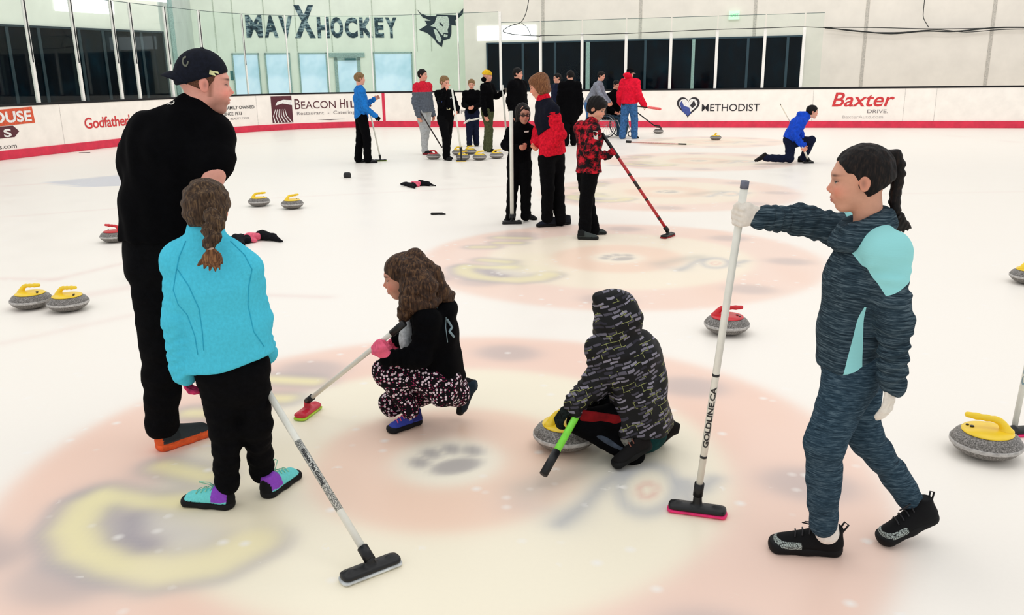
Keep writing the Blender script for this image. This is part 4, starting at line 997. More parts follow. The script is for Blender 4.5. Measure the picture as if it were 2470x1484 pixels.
# --- girl in turquoise fleece
Y=3.04
J=JJ(Y,pelvis=(556,880,0),waist=(548,790,0),chest=(520,690,0),neck=(500,590,0),head=(500,505,.03),shA=(428,632,0),shB=(590,648,.02),elA=(424,770,-.03),wrA=(444,896,-.01),elB=(618,765,.07),wrB=(640,850,.24),
  hipA=(528,900,0),hipB=(602,890,.02),knA=(545,1030,0),anA=(548,1165,0),knB=(618,1020,.03),anB=(632,1135,.12))
base=tuple(G(535,1222)); TQ=cloth('fleece_turquoise',(78,196,222),.035,.97,90,.08,.2); SEAMT=cloth('fleece_seam',(52,168,198),.05,.97,50,.08,.1)
PGLV=cloth('glove_magenta',(196,52,96),.3,.9,70,.15)
girl,h,g=human('girl seen from behind in turquoise fleece jacket and black trousers with a braid',base,J,1.28,dict(f=(-.12,.92,-.30),h=.215,up=(.0,.3,1)),
   dict(mat=TQ,th=.020,w=1.18,hem=P(556,872,Y),hem_n=(.19,0,-.98),res=.007,drop=.75,flare=1.16,fold=.0035,collar_h=.05,wob=.008,wf=10,
        extra=[cone(P(455,612,Y),P(428,632,Y),.048,.054),cone(P(555,615,Y),P(592,648,Y),.048,.052)]),
   dict(mat=BLK2,th=.012,w=1.1,res=.007,fold=.006,cuff=1.1,extra=[ecap(P(562,905,Y),P(565,925,Y),(1,0,0),(.122,.085),(.122,.085))]),res=.008,hres=.004,skin=(214,140,110),kid=True,hands=(dict(glove=PGLV,n=(1,.2,0),curl=(35,40,30)),dict(glove=PGLV,curl=(60,60,40))))
jk=[o for o in girl.children if o.name.startswith('jacket')][0]
def braid_extra(h):
    out=[]; b0=h.p(-.42,.03,-.02)
    return out
def girlhair(h,body,base):
    pr=[h.e((-.08,0,.11),(.455,.385,.41)),h.e((-.20,0,-.12),(.30,.33,.28)),cut(h.p(.22,0,.2),N(h.f*.85+h.u*.15),.02),cut(h.p(0,0,-.40),-h.u,.02)]
    for s in(-1,1): pr.append(sub(h.e((-.02,s*.40,-.10),(.10,.10,.125),.18),.02*h.h))
    o=solid('hair',pr,HBR,.0045,.03,body,base,disp=wob(.003,90,4))
    return o
hair=girlhair(h,girl,base)
# strands gathered to the braid
pts=[P(512,528,Y-.135),P(516,552,Y-.150),P(506,575,Y-.150),P(508,598,Y-.148)]
pr=[]; 
path=[(512,522,.030),(522,541,.030),(506,556,.029),(516,572,.026),(504,586,.023),(508,598,.014)]
for i,(x,y,r) in enumerate(path): pr.append(ell(P(x,y,Y-.118-.012*min(i,3)),(r,r*.75,r*1.0)))
for i in range(len(path)-1):
    a=path[i];b_=path[i+1]; pr.append(cone(P(a[0],a[1],Y-.12-.01*min(i,3)),P(b_[0],b_[1],Y-.13-.01*min(i,3)),a[2]*.7,b_[2]*.7))
br=solid('braid',pr,HBR,.003,.008,girl,base,disp=wob(.0025,160,9))
MB().tube([P(508,596,Y-.16),P(508,601,Y-.16)],.013,14).build('hair_band',mat('band_pale',(200,170,150),.6),br,base,True)
pr=[]
for i,(x,y) in enumerate(((478,640),(492,648),(506,652),(520,655),(531,650),(536,636))):
    m_=P((508+x)/2+4,(600+y)/2,Y-.165); pr+=[cone(P(508,602,Y-.158),m_,.011,.012),cone(m_,P(x,y,Y-.16+.004*i),.012,.003)]
tl=solid('hair_tail',pr,hairmat('hair_tail_brown',(60,38,26),(110,72,46),(156,112,72)),.0028,.006,girl,base,disp=wob(.0015,200,2))
# seams of the fleece
def seam_on(obj,pts,Yg,r=.0022,name='seam',m=None,base=base):
    from mathutils.bvhtree import BVHTree
    me=obj.data; bv=BVHTree.FromPolygons([v.co for v in me.vertices],[p.vertices for p in me.polygons]); L=[]
    for i in range(len(pts)-1):
        for k in range(10):
            t=k/10; x=pts[i][0]*(1-t)+pts[i+1][0]*t; y=pts[i][1]*(1-t)+pts[i+1][1]*t
            d=ray(x,y); o=Vector(tuple(CAM-A(*base))); hit=bv.ray_cast(o,Vector(tuple(d)))
            if hit[0] is not None: L.append(np.array(hit[0])+A(*base))
    if len(L)>2: return MB().tube(L,r,6).build(name,m,obj,base,True)
for L in([(448,582),(432,620),(425,655),(418,700),(430,735),(452,760),(470,810),(478,860)],[(556,582),(590,615),(608,650),(600,690),(598,735),(612,800),(640,840)],[(428,650),(455,690),(480,745),(488,800),(492,850)]): seam_on(jk,L,Y,m=SEAMT,base=base)
TL=dict(cols=((112,212,210),(14,14,16),(140,70,190)))
hl_=G(572,1226); tt=G(432,1212); so=shoe(girl,base,hl_,hl_+N(tt-hl_)*.25,.25,cols=TL['cols'],res=.004)
def laces(sh,q,m,n=4,r=.0022,loop=True,base=None,z=.27):
    for i in range(n):
        a=.36+.085*i; zz=.358-.30*(a-.36)
        MB().tube([q(a,-.088,zz-.045),q(a+.01,-.045,zz-.005),q(a+.015,0,zz+.003),q(a+.02,.045,zz-.005),q(a+.03,.088,zz-.045)],r,6).build('lace',m,sh,base,True)
    if loop: MB().tube([q(.36,0,.36),q(.40,.06,.44),q(.54,.11,.47),q(.57,.08,.44),q(.42,.02,.38),q(.36,0,.36)],r*.9,6).build('lace',m,sh,base,True)
LC=mat('lace_mint',(150,208,178),.8); laces(so[0],so[1],LC,base=base)
hl_=G(634,1208); so=shoe(girl,base,hl_,hl_+N(A(.38,1,0))*.25,.25,cols=TL['cols'],res=.004); laces(so[0],so[1],LC,base=base)
# her broom
hd=G(912,1392); top=P(652,955,Y+.02); pt=P(893,1352,2.56)
b,d=broom(pt+(top-pt)*1.28,pt,'white broom with black head and pale pad held by the fleece-jacket girl',WP,.0135,hd=(G(985,1358)-G(838,1415))[:2],pad=PADW,hl=.225,hw=.034)
bb0=(pt[0],pt[1],0); p0=pt+(top-pt)*1.28; L=np.linalg.norm(pt-p0)
SPK=mat('pole_print',(92,94,90),.5,0,.4,.6,300)
MB().tube([p0+d*L*.455,p0+d*(L*.455+.33)],.0137,18).build('sticker',speckle('pole_speckle'),b,bb0,True)
pole_text(b,p0,d,'Balance Plus Curling',L*.50,.17,.0135,mat('print_black',(30,30,32),.5),CAM-pt,bb0,.95)
# --- crouching girl with pink gloves
Y=3.80
J=JJ(Y,pelvis=(1062,905,0),waist=(1060,860,0),chest=(1045,800,0),neck=(1022,745,0),head=(970,668,0),shA=(1030,775,-.14),shB=(1010,772,.12),elA=(1010,862,-.17),wrA=(952,848,-.17),elB=(990,850,.12),wrB=(965,815,.0),
  hipA=(1070,920,-.09),hipB=(1062,920,.07),knA=(932,895,-.10),anA=(992,992,-.10),knB=(945,972,.10),anB=(1092,935,.10))
base=tuple(G(985,1040)); FLR=floral('leggings_floral'); PKG=cloth('glove_pink',(240,104,134),.08,.9,40,.1)
pole_a=P(962,790,Y-.20); _gy=G(728,1000)[1]; pole_b=P(741,968,_gy); pole_b[2]=max(pole_b[2],.045); gp=pole_a+(pole_b-pole_a)*.28
pa=N(pole_a-pole_b)
gpr,wr=grip_prims(P(912,838,Y-.18),pa,P(912,838,Y-.18)-J['elA'],.165,1,1)
J['wrA']=wr
def crgirl_hair(h,body,base):
    pr=[h.e((-.08,0,.13),(.435,.355,.40)),cut(h.p(.12,0,-.1),N(h.f*.70-h.u*.62),.02)]
    pr.append(sub(h.e((.33,0,-.22),(.26,.4,.36)),.02))
    def pp(x,y,dy): return P(x,y,Y+dy)
    W=[((985,640,-.06),(1020,690,-.10),(1040,730,-.10),(1070,720,-.06)),((1000,615,-.02),(1045,660,-.04),(1065,700,-.04),(1082,738,-.02)),((1005,620,.05),(1050,670,.05),(1060,720,.06),(1070,745,.06)),
       ((985,660,-.085),(995,700,-.12),(1000,740,-.13),(1010,760,-.12)),((980,690,-.09),(985,725,-.13),(975,755,-.12),(968,782,-.10)),((1000,640,-.06),(1035,690,-.11),(1025,735,-.13),(1040,760,-.11)),((1010,640,0),(1055,690,0),(1080,715,0),(1085,735,0)),((975,690,.05),(985,740,.07),(985,770,.05),(975,785,.03))]
    for a,b_,c,d in W: pr+=[cone(pp(*a),pp(*b_),.034,.036,(.003,2)),cone(pp(*b_),pp(*c),.036,.030,(.004,2)),cone(pp(*c),pp(*d),.030,.009,(.003,2))]
    solid('hair',pr,HWV,.004,.022,body,base,disp=wob(.0016,95,4))
cg,h,g=human('crouching girl with long wavy brown hair, black jacket, floral leggings and pink gloves',base,J,1.25,dict(f=(-.95,-.10,-.22),h=.215),
  dict(mat=BLK,th=.018,w=1.15,hem=P(1062,905,Y),hem_n=(-.05,0,-1),res=.007,drop=.5,flare=1.2,fold=.004,collar_h=.03,extra=[ell(P(1075,745,Y),(.06,.10,.05))]),
  dict(name='leggings',mat=FLR,th=.012,w=1.12,res=.007,fold=.003,cuff=.9,extra=[ecap(P(1055,925,Y-.05),P(1085,930,Y),(0,1,0),(.15,.09),(.13,.08))]),res=.008,hres=.0035,skin=(206,146,122),kid=True,
  hair=crgirl_hair,hands=(dict(prims=gpr,glove=PKG),dict(glove=PKG,d=pa*-1,curl=(60,70,40))))
# white shirt showing at the open jacket front
solid('shirt',[ecap(P(983,785,Y),P(988,835,Y),(0,1,0),(.10,.035),(.10,.045))],cloth('shirt_grey',(190,194,196),.15,.9,60),.006,.02,cg,base,disp=wob(.003,60))
jk=[o for o in cg.children if o.name.startswith('jacket')][0]
GR=mat('print_grey',(120,140,146),.7)
seam_on(jk,[(1050,715),(1062,706),(1068,716),(1058,730),(1052,745)],Y,.0035,'print',GR,base); seam_on(jk,[(1078,770),(1090,790),(1084,800),(1096,815)],Y,.006,'print',GR,base); seam_on(jk,[(1076,765),(1075,790),(1080,830)],Y,.002,'print',GR,base)
def blueshoe(V): return None
hl_=G(1020,1018); tt=G(930,1048); so=shoe(cg,base,hl_,hl_+N(tt-hl_)*.215,.215,cols=((58,72,168),(16,16,20),(44,48,120)),res=.004)
laces(so[0],so[1],mat('lace_pink',(232,96,140),.8),5,.0026,False,base=base)
decal(so[0],so[1](.42,.135,.20),(so[1](.5,0,0)-so[1](.4,0,0))*.9,(so[1](0,0,.1)-so[1](0,0,0)),[[(-.5,-.45),(.5,-.45),(.5,.45),(-.5,.45)]],LW,base=base)
decal(so[0],so[1](.42,-.135,.20),(so[1](.5,0,0)-so[1](.4,0,0))*.9,(so[1](0,0,.1)-so[1](0,0,0)),[[(-.5,-.45),(.5,-.45),(.5,.45),(-.5,.45)]],LW,base=base)
toe=P(1103,1008,Y+.09); toe[2]=.012; hlp=P(1112,905,Y+.10); shoe(cg,base,hlp,toe,.215,up=(1,-.25,.35),cols=((22,34,44),(14,14,16),(30,46,58)),res=.0045)
b,d=broom(pole_a,pole_b,'white broom with red head and lime pad gripped by the crouching girl',WP,.0115,hd=(G(700,1020)-G(748,985))[:2],head=REDC,pad=GRN,hl=.19,hw=.036)
MB().tube([P(975,779,Y-.21),P(945,805,Y-.197)],.0165,16).build('grip',BP_,b,(pole_b[0],pole_b[1],0),True)
# --- hooded child leaning on a stone
Y=3.50
J=JJ(Y,pelvis=(1545,985,0),waist=(1540,930,0),chest=(1515,865,0),neck=(1490,815,0),head=(1484,762,0),shA=(1462,842,-.04),shB=(1545,848,.12),elA=(1432,925,-.05),wrA=(1385,980,-.08),elB=(1480,930,.22),wrB=(1400,975,.1),
  hipA=(1545,1005,-.06),hipB=(1560,990,.08),knA=(1402,1018,-.07),anA=(1528,1098,-.10),knB=(1440,985,.16),anB=(1578,1050,.10))
base=tuple(G(1500,1125)); DSH=dashes('jacket_dashes'); DGL=mat('glove_striped',(20,26,24),.9,0,.1,.5,90)
gpr=hand_prims(J['wrA'],P(1345,1010,Y-.10)-J['wrA'],(.1,.2,-1),.155,(30,45,40),35,1)
def hoodfn(h,body,base):
    pr=[h.e((-.04,0,.08),(.50,.45,.52)),h.e((-.12,0,-.22),(.42,.40,.36)),sub(h.e((.50,0,-.02),(.28,.28,.38)),.03)]
    pr+=[cone(P(1488,805,Y),P(1492,835,Y),.10,.13),cone(P(1446,720,Y-.02),P(1440,714,Y-.02),.016,.008)]
    solid('hood',pr,DSH,.006,.04,body,base,disp=wob(.005,38,6))
hc,h,g=human('crouching child in hooded dark jacket with grey dash pattern, back to the camera',base,J,1.2,dict(f=(-.62,.62,-.45),h=.205),
  dict(mat=DSH,th=.026,w=1.22,hem=P(1545,1028,Y),hem_n=(.0,0,-1),res=.007,drop=1.0,flare=1.15,fold=.004,collar_h=.02,wob=.006,wf=20,extra=[cone(P(1445,840,Y-.04),P(1462,842,Y-.04),.06,.06)]),
  dict(mat=BLK,th=.012,w=1.1,res=.007,fold=.003,cuff=1.2),res=.009,hres=.005,skin=(205,150,125),kid=True,hair=hoodfn,hands=(dict(prims=gpr,glove=DGL),None))
DRED=cloth('panel_red',(110,16,20),.15,.9); STG=cloth('stripe_grey',(58,66,78),.15,.9)
solid('side_stripe',[ecap(P(1405,1004,Y-.118),P(1505,1016,Y-.118),(0,0,1),(.030,.012),(.024,.012))],DRED,.005,.02,hc,base)
solid('side_stripe',[ecap(P(1425,1040,Y-.125),P(1498,1084,Y-.135),(0,0,1),(.015,.010),(.014,.010))],STG,.005,.02,hc,base)
solid('shirt_hem',[ecap(P(1550,1020,Y),P(1552,1040,Y),(1,.3,0),(.13,.12),(.11,.10))],cloth('hem_teal',(20,60,60),.2),.007,.02,hc,base)
solid('sock',[cone(P(1530,1078,Y-.11),P(1515,1058,Y-.11),.038,.036)],mat('sock_grey',(120,118,112),.95,0,.1,.3,60),.005,.02,hc,base)
toe=G(1478,1132); hlp=toe+N(A(.93,.30,0))*.195+A(0,0,.085); so=shoe(hc,base,hlp,toe,.22,cols=((16,14,15),(12,12,12),(20,16,16)),res=.0045); laces(so[0],so[1],mat('lace_brown',(120,72,58),.8),2,.003,False,base=base)
toe=P(1572,1078,Y+.08); toe[2]=.01; hlp=P(1606,1003,Y+.04); shoe(hc,base,hlp,toe,.21,up=(1,-.35,.4),cols=((12,12,14),(10,10,10),(20,16,16)),res=.006)
pA=P(1312,1143,3.18); pB=P(1386,1012,3.38)
b,d=broom(pA,pA+(pB-pA)*2.0,'lime green broom with long black grip beside the hooded child',LIME,.0155,gl=.118)
# ------------------------------------------------------------------ girl walking on the right
Y=2.65
J=JJ(Y,pelvis=(2050,880,0),waist=(2052,800,0),chest=(2075,680,0),neck=(2098,560,0),head=(2070,434,0),shA=(2142,612,-.13),shB=(2048,560,.13),elA=(2160,775,-.19),wrA=(2150,925,-.19),elB=(1935,530,.19),wrB=(1832,500,.16),
  hipA=(2050,905,-.07),hipB=(2065,905,.07),knA=(1990,1070,-.09),anA=(1985,1262,-.07),knB=(2082,1040,.06),anB=(2196,1206,.09))
base=tuple(G(1980,1330))
HT=heather('heather_teal',(20,30,38),(44,60,70),(92,108,116),(16,16,230)); HP=heather('heather_legs',(24,38,48),(46,66,80),(84,104,116),(26,26,210)); MINT=cloth('panel_mint',(146,214,214),.05,.95,60,.1,.2)
WGL=cloth('glove_white',(226,218,206),.04,.9,60,.15,.2)
ptop=P(1797,452,Y+.12); 
pbot=G(1683,1222); pbot[2]=.05; pbot=P(1682,1196,P(1682,1196,2.6)[1]); hc_=G(1680,1238)
pbot=P(1683,1195,hc_[1]); 
dp_=N(ptop-pbot); ptop=P(1797,440,P(1797,440,Y+.12)[1])
gp=ptop+(pbot-ptop)*.085
gpr,wr=grip_prims(gp+A(.0,0,-.008),-N(pbot-ptop),P(1790,500,Y+.13)-P(1935,530,Y+.19),.165,1,1)
J['wrB']=wr
W0=P(2058,878,Y-.13); W1=P(2092,742,Y-.15)
def top_mask(V):
    # raglan panel over the near shoulder, narrow wedge down the side, strip at the far shoulder
    X,Yy,Z=V.T; s=J['shA']; zs=s[2]
    e1=X-(s[0]-.088+(zs-Z)*.55)            # front seam, slanting back as it goes down
    e2=Z-(zs-.118+(X-(s[0]-.03))*.55)      # sleeve seam, rising to the back
    m=np.minimum(np.minimum(e1,e2),np.minimum(Y-.02-Yy,zs+.16-Z))
    t=(W1[2]-Z)/(W1[2]-W0[2]); cx=W1[0]+(W0[0]-W1[0])*t; w=.002+.023*t
    m2=np.minimum(np.minimum(w-abs(X-cx),W1[2]-Z),Y-.03-Yy)
    m3=np.minimum(np.minimum(.035-abs(X-(J['shB'][0]+.01)),Z-(J['shB'][2]-.11)),Yy-Y-.03)
    m=np.maximum(np.maximum(m,m2),m3); return np.repeat((.5+m*8)[:,None],3,1)
HB2=hairmat('hair_darkbrown',(8,6,7),(19,14,13),(46,34,28),(150,150,30))
def rg_hair(h,body,base):
    pr=[h.e((-.09,0,.135),(.432,.352,.392)),h.e((-.20,0,-.05),(.28,.27,.28))]
    pr+=[cut(h.p(.06,0,-.02),N(h.f*.62-h.u*.50+h.f*.12),.03*h.h),cut(h.p(-.05,0,-.27),-(h.u*.85+h.f*.45),.03*h.h)]
    for s in(-1,1): pr+=[sub(h.e((-.03,s*.37,-.05),(.10,.09,.14),.18),.02*h.h),sub(h.e((.16,s*.36,-.02),(.13,.14,.20)),.03*h.h)]
    o=solid('hair',pr,HB2,.0035,.03,body,base,disp=wob(.0012,120,8)); return o
rg,h,g=human('girl walking in heathered dark teal top with mint panels, long braid, arm out',base,J,1.40,dict(f=(-.95,.24,-.12),h=.212,up=(0,0,1)),
  dict(mat=masked('jacket_panels',HT,(150,216,216)),mask=top_mask,th=.014,w=1.02,hem=P(2050,868,Y),hem_n=(.02,0,-1),res=.0055,drop=.6,flare=1.24,fold=.004,collar=False,wob=.003,wf=22,
     extra=[cone(P(2115,590,Y-.06),P(2142,612,Y-.12),.062,.060)]),
  dict(mat=HP,th=.010,w=1.06,res=.006,fold=.0025,cuff=1.0,extra=[ecap(P(2058,860,Y),P(2056,900,Y),(0,1,0),(.13,.080),(.125,.078))]),res=.008,hres=.0026,skin=(208,152,126),kid=True,
  hair=rg_hair,hands=(dict(glove=WGL,curl=(12,15,10),d=(0,0.05,-1),n=(-.6,.8,0),side=-1),dict(prims=gpr,glove=WGL)),headk=dict(lip=(150,72,70),brow=(96,66,54)),thin=1.02)
top=[o for o in rg.children if o.name.startswith('jacket')][0]; top.name='top'
# far sleeve passes to the outstretched hand: cuffs; cowl collar
cw=[]
for i in range(16):
    a=2*math.pi*i/16
    def cp(a): return J['neck']+A(.074*math.cos(a)-.022,.070*math.sin(a),.000+.034*math.cos(a)) 
    cw.append(cone(cp(a),cp(2*math.pi*(i+1)/16),.025,.025))
for i in range(16):
    a=2*math.pi*i/16
    def cp2(a): return J['neck']+A(.060*math.cos(a)-.020,.056*math.sin(a),.030+.028*math.cos(a))
    cw.append(cone(cp2(a),cp2(2*math.pi*(i+1)/16),.021,.021))
solid('cowl_collar',cw,HT,.005,.018,top,base,disp=wob(.003,45,2))
# braid
K=[(2142,374,.019),(2160,374,.021),(2168,396,.022),(2168,420,.022),(2164,443,.021),(2160,465,.020),(2158,486,.020),(2160,505,.018),(2166,520,.012)]
HD=lambda x,y:P(x,y,Y)
pr=[ell(HD(x,y),(r,r*.85,r*.85)) for x,y,r in K]
for i in range(len(K)-1): pr.append(cone(HD(*K[i][:2]),HD(*K[i+1][:2]),K[i][2]*.72,K[i+1][2]*.72))
br=solid('braid',pr,HB2,.003,.006,rg,base,disp=wob(.0009,170,4))
pr=[]
for i,(x,y) in enumerate(((2160,560),(2170,563),(2180,560),(2190,556),(2200,552))):
    mm=P((2168+x)/2,541,Y+.003*i); pr+=[cone(HD(2169,522),mm,.012,.011),cone(mm,P(x,y,Y+.004*i),.011,.0025)]
solid('hair_tail',pr,HB2,.0028,.006,rg,base,disp=wob(.0015,200,2))
MB().tube([HD(2166,519),HD(2168,524)],.0145,14).build('hair_band',mat('band_black',(14,12,12),.6),br,base,True)
# shoes: black with a spotted toe
LEO=leopard('toe_spots'); 
def rshoe(hl_,tt,L,up=(0,0,1)):
    o,q,so=shoe(rg,base,hl_,hl_+N(tt-hl_)*L,L,up,cols=((13,13,15),(9,9,11),None),res=.004)
    d=N(q(1,0,0)-q(0,0,0)); u=N(q(0,0,1)-q(0,0,0)); lt=np.cross(u,d)
    pr=[ecap(q(.58,0,.125),q(.80,0,.105),lt,(.166*L,.104*L),(.166*L,.094*L)),cut(q(0,0,.085),-u),cut(q(.56,0,.1),-d)]
    solid('toe_cap',pr,LEO,.0035,.01,o,base)
    laces(o,q,mat('lace_black',(30,30,34),.7),4,.0028,True,base=base,z=.28)
    MB().tube([q(.06,0,.30),q(.0,0,.40),q(.05,0,.44),q(.09,0,.36)],.0035,6).build('pull_loop',mat('lace_black',(30,30,34),.7),o,base,True)
    for s in(-1,1): decal(o,q(.17,s*.127,.19),N(q(1,0,0)-q(0,0,0)),u,[[(-.007,-.008),(.007,-.008),(.007,.008),(-.007,.008)]],mat('tab_lilac',(150,146,190),.6),base=base)
    return o
hl_=G(2040,1336); tt=G(1842,1322); rshoe(hl_,tt,.28)
tt=G(2122,1314); hl_=tt+N(A(.93,.16,0))*.23+A(0,0,.09); rshoe(hl_,tt,.262)
SOK=mat('sock_white',(226,220,212),.95,0,.1,.04,90)
solid('sock',[cone(P(1995,1285,Y-.065),P(1992,1255,Y-.07),.040,.038)],SOK,.005,.01,rg,base)
solid('sock',[cone(P(2215,1230,Y+.09),P(2196,1200,Y+.09),.038,.034)],SOK,.005,.01,rg,base)
# broom
b,d=broom(ptop,pbot,'white broom with black head and pink pad held out by the walking girl',WP,.0130,hd=(G(1752,1245)-G(1606,1225))[:2],pad=PINK,hl=.225,hw=.036,topcap=GRYP)
L=np.linalg.norm(pbot-ptop); base_=(pbot[0],pbot[1],0); INKB=mat('print_black',(30,30,32),.5)
t1=(878-440)/(1195-440.); t2=(1090-440)/(1195-440.)
for t in(t1*.985,t2*.99): MB().tube([ptop+d*(t*L),ptop+d*(t*L+.010)],.0134,18).build('band',INKB,b,base_,True)
pole_text(b,pbot,-d,'GOLDLINE.CA',L*(1-(1062-440)/755.)+0.005,L*(158/755.)*.99,.0130,INKB,CAM-(pbot+A(0,0,.5)),base_)
# broom at the right picture edge
pt=P(2440,1062,3.62); pp=P(2478,880,3.72); hh_=G(2470,1105)
b,d=broom(pt+(pp-pt)*5.2,pt,'white broom standing at the right picture edge behind the large yellow-handled stone',WP,.013,hd=(1,.1),pad=PINK,hl=.26,hw=.036)
pole_text(b,pt,-N(pt-pp)*1.0,'GOLDLINE',.26,.3,.013,mat('print_grey',(110,110,114),.5),CAM-pt,(pt[0],pt[1],0))
# ------------------------------------------------------------------ middle distance
NAV=cloth('cloth_navy',(20,26,48),.2,.9,40)
# boy in red camouflage jacket
Y=8.78
J=JJ(Y,pelvis=(1420,408,0),waist=(1420,375,0),chest=(1422,335,0),neck=(1426,300,0),head=(1439,262,0),shA=(1402,318,.06),shB=(1432,320,-.12),elA=(1420,350,.16),wrA=(1448,336,.12),elB=(1420,368,-.17),wrB=(1462,370,-.12),
  hipA=(1412,418,.06),hipB=(1424,418,-.07),knA=(1418,485,.07),anA=(1432,552,.08),knB=(1414,485,-.07),anB=(1410,558,-.08))
base=tuple(G(1415,570)); CAMO=camo('jacket_camo',(16,8,12),(120,14,26),(198,26,44),17); RGL=cloth('glove_red',(150,24,36),.4,.9,60)
pt_=P(1452,322,Y-.06); hd_=G(1620,572); pe=P(1611,558,hd_[1]); pe[2]=max(pe[2],.05)
pax=N(pt_-pe)
g1,w1=grip_prims(P(1455,330,Y-.02),pax,A(.9,-.3,.3),.15,1,1); g2,w2=grip_prims(P(1478,368,Y-.12),pax,P(1478,368,Y-.12)-J['elB'],.15,1,1); J['wrB']=w2; J['wrA']=w1
def mophair(h,body,base):
    pr=[h.e((-.05,0,.14),(.44,.39,.39)),h.e((-.14,0,-.06),(.31,.33,.30)),cut(h.p(.20,0,-.02),N(h.f*.75-h.u*.62),.02*h.h),cut(h.p(0,0,-.30),-h.u,.02)]
    for s in(-1,1): pr.append(sub(h.e((.0,s*.38,-.07),(.10,.10,.12)),.02*h.h))
    pr.append(h.e((.20,.0,.30),(.20,.29,.14)))
    solid('hair',pr,HBK,.005,.02,body,base,disp=wob(.006,55,2))
rb,h,g=human('boy in red camouflage jacket looking down at his red-shafted broom',base,J,1.42,dict(f=(.80,-.42,-.36),h=.235),
  dict(mat=CAMO,th=.02,w=1.08,hem=P(1420,415,Y),res=.009,drop=.3,flare=1.12,fold=.005,collar_h=.03,extra=[ell(P(1402,308,Y+.05),(.08,.10,.07))]),dict(mat=BLK2,th=.014,w=1.12,res=.009,fold=.005,cuff=1.35),res=.01,hres=.005,skin=(214,160,134),
  hair=mophair,hands=(dict(prims=g1),dict(prims=g2,glove=RGL)))
jk=[o for o in rb.children if o.name.startswith('jacket')][0]
f_=N(A(.8,-.5,0)); r_=A(f_[1],-f_[0],0); hp=P(1436,325,Y-.20)
print_on(jk,base,[[(1431,316),(1442,318),(1443,337),(1432,335)]],LW,'patch',.004)
for x,y,k in((1398,573,1),(1420,563,-1)):
    hl_=G(x-8,y+4); shoe(rb,base,hl_,hl_+N(A(1,-.18*k,0))*.245,.245,cols=((60,66,64),(24,26,26),(20,22,22)),res=.006)
broom(pt_,pe,'red-shafted broom with black head held by the boy in red camouflage',REDP,.016,hd=(G(1646,562)-G(1595,580))[:2],pad=mat('pad_red',(150,20,30),.7),gl=.30,hl=.23,hw=.04,bands=((.48,.10,DKP),(.40,.03,DKP),(.66,.02,DKP),(.85,.03,DKP)))
# woman in red fleece and black vest
Y=9.45
J=JJ(Y,pelvis=(1333,372,0),waist=(1330,335,0),chest=(1322,285,0),neck=(1312,245,0),head=(1299,208,0),shA=(1308,262,-.16),shB=(1342,262,.12),elA=(1318,315,-.22),wrA=(1290,340,-.30),elB=(1352,325,.10),wrB=(1325,350,-.10),
  hipA=(1318,385,-.06),hipB=(1342,385,.06),knA=(1322,455,-.10),anA=(1320,525,-.05),knB=(1345,455,.05),anB=(1352,530,-.02))
J.update(shA=P(1312,264,Y+.13),shB=P(1332,266,Y-.15),elA=P(1300,320,Y+.2),wrA=P(1290,345,Y+.05),elB=P(1350,325,Y-.16),wrB=P(1330,352,Y-.12))
base=tuple(G(1335,545)); FLE=cloth('fleece_red',(206,26,46),.18,.97,40,.08,.5); VEST=cloth('vest_black',(16,18,30),.2,.9,40)
def bob(h,body,base):
    pr=[h.e((-.08,0,.13),(.47,.42,.42)),h.e((-.12,0,-.18),(.36,.38,.34)),cut(h.p(.16,0,-.1),N(h.f*.8-h.u*.3),.02),cut(h.p(0,0,-.42),-h.u,.03)]
    solid('hair',pr,HAU,.006,.03,body,base,disp=wob(.006,60,2))
def vm(C):
    return ((C[:,2]>P(1300,318,Y)[2])&(C[:,2]<P(1300,262,Y)[2]+.04)).astype(int)
wo,h,g=human('woman in red fleece jacket under a dark vest leaning to a child, short auburn hair',base,J,1.66,dict(f=(-.80,.15,-.35),h=.25),
  [dict(mat=FLE,th=.024,w=1.0,hem=P(1333,374,Y),hem_n=(.15,0,-1),res=.011,drop=.3,flare=1.12,fold=.006,collar_h=.05),
   dict(name='vest',mat=VEST,th=.036,w=1.0,hem=P(1310,318,Y),hem_n=(.75,0,-1),res=.011,drop=0,flare=1.0,sleeve='none',collar=False)],
  dict(mat=BLK2,th=.012,w=1.08,res=.011,fold=.005,cuff=1.25),res=.012,hres=.006,skin=(216,150,122),kid=False,hair=bob,hands=('auto','auto'))
for x,y,d in((1346,545,A(-.95,-.25,0)),(1378,540,A(-.95,-.55,0))):
    hl_=G(x,y); shoe(wo,base,hl_,hl_+N(d)*.27,.27,cols=((28,32,44),(10,10,12),(20,22,30)),res=.007)
# child in black with glasses
Y=9.76
J=JJ(Y,pelvis=(1252,385,0),waist=(1254,355,0),chest=(1256,325,0),neck=(1260,302,0),head=(1262,276,-.02),shA=(1282,316,0),shB=(1234,318,0),elA=(1286,345,-.02),wrA=(1272,352,-.14),elB=(1218,350,-.02),wrB=(1232,353,-.12),
  hipA=(1266,395,0),hipB=(1240,395,0),knA=(1268,455,-.02),anA=(1268,520,0),knB=(1236,455,-.02),anB=(1232,525,0))
base=tuple(G(1245,535)); SKD=(196,140,118)
def bangs(h,body,base):
    pr=[h.e((-.10,0,.13),(.44,.39,.41)),h.e((-.12,0,-.20),(.28,.40,.36)),sub(h.e((.42,-.03,-.10),(.38,.30,.40)),.02),cut(h.p(0,0,-.55),-h.u,.03)]
    solid('hair',pr,HDK,.006,.03,body,base,disp=wob(.005,60,2))
bk,h,g=human('child in black with dark hair and glasses standing upright with a white broom',base,J,1.30,dict(f=(.30,-.92,-.12),h=.225),
  dict(mat=BLK,th=.02,w=1.0,hem=P(1252,392,Y),res=.011,fold=.005,collar_h=.03),dict(mat=BLK2,th=.014,w=1.1,res=.011,fold=.007,cuff=1.3),res=.012,hres=.006,skin=SKD,hair=bangs,hands=('auto',dict(glove=BLK2)))
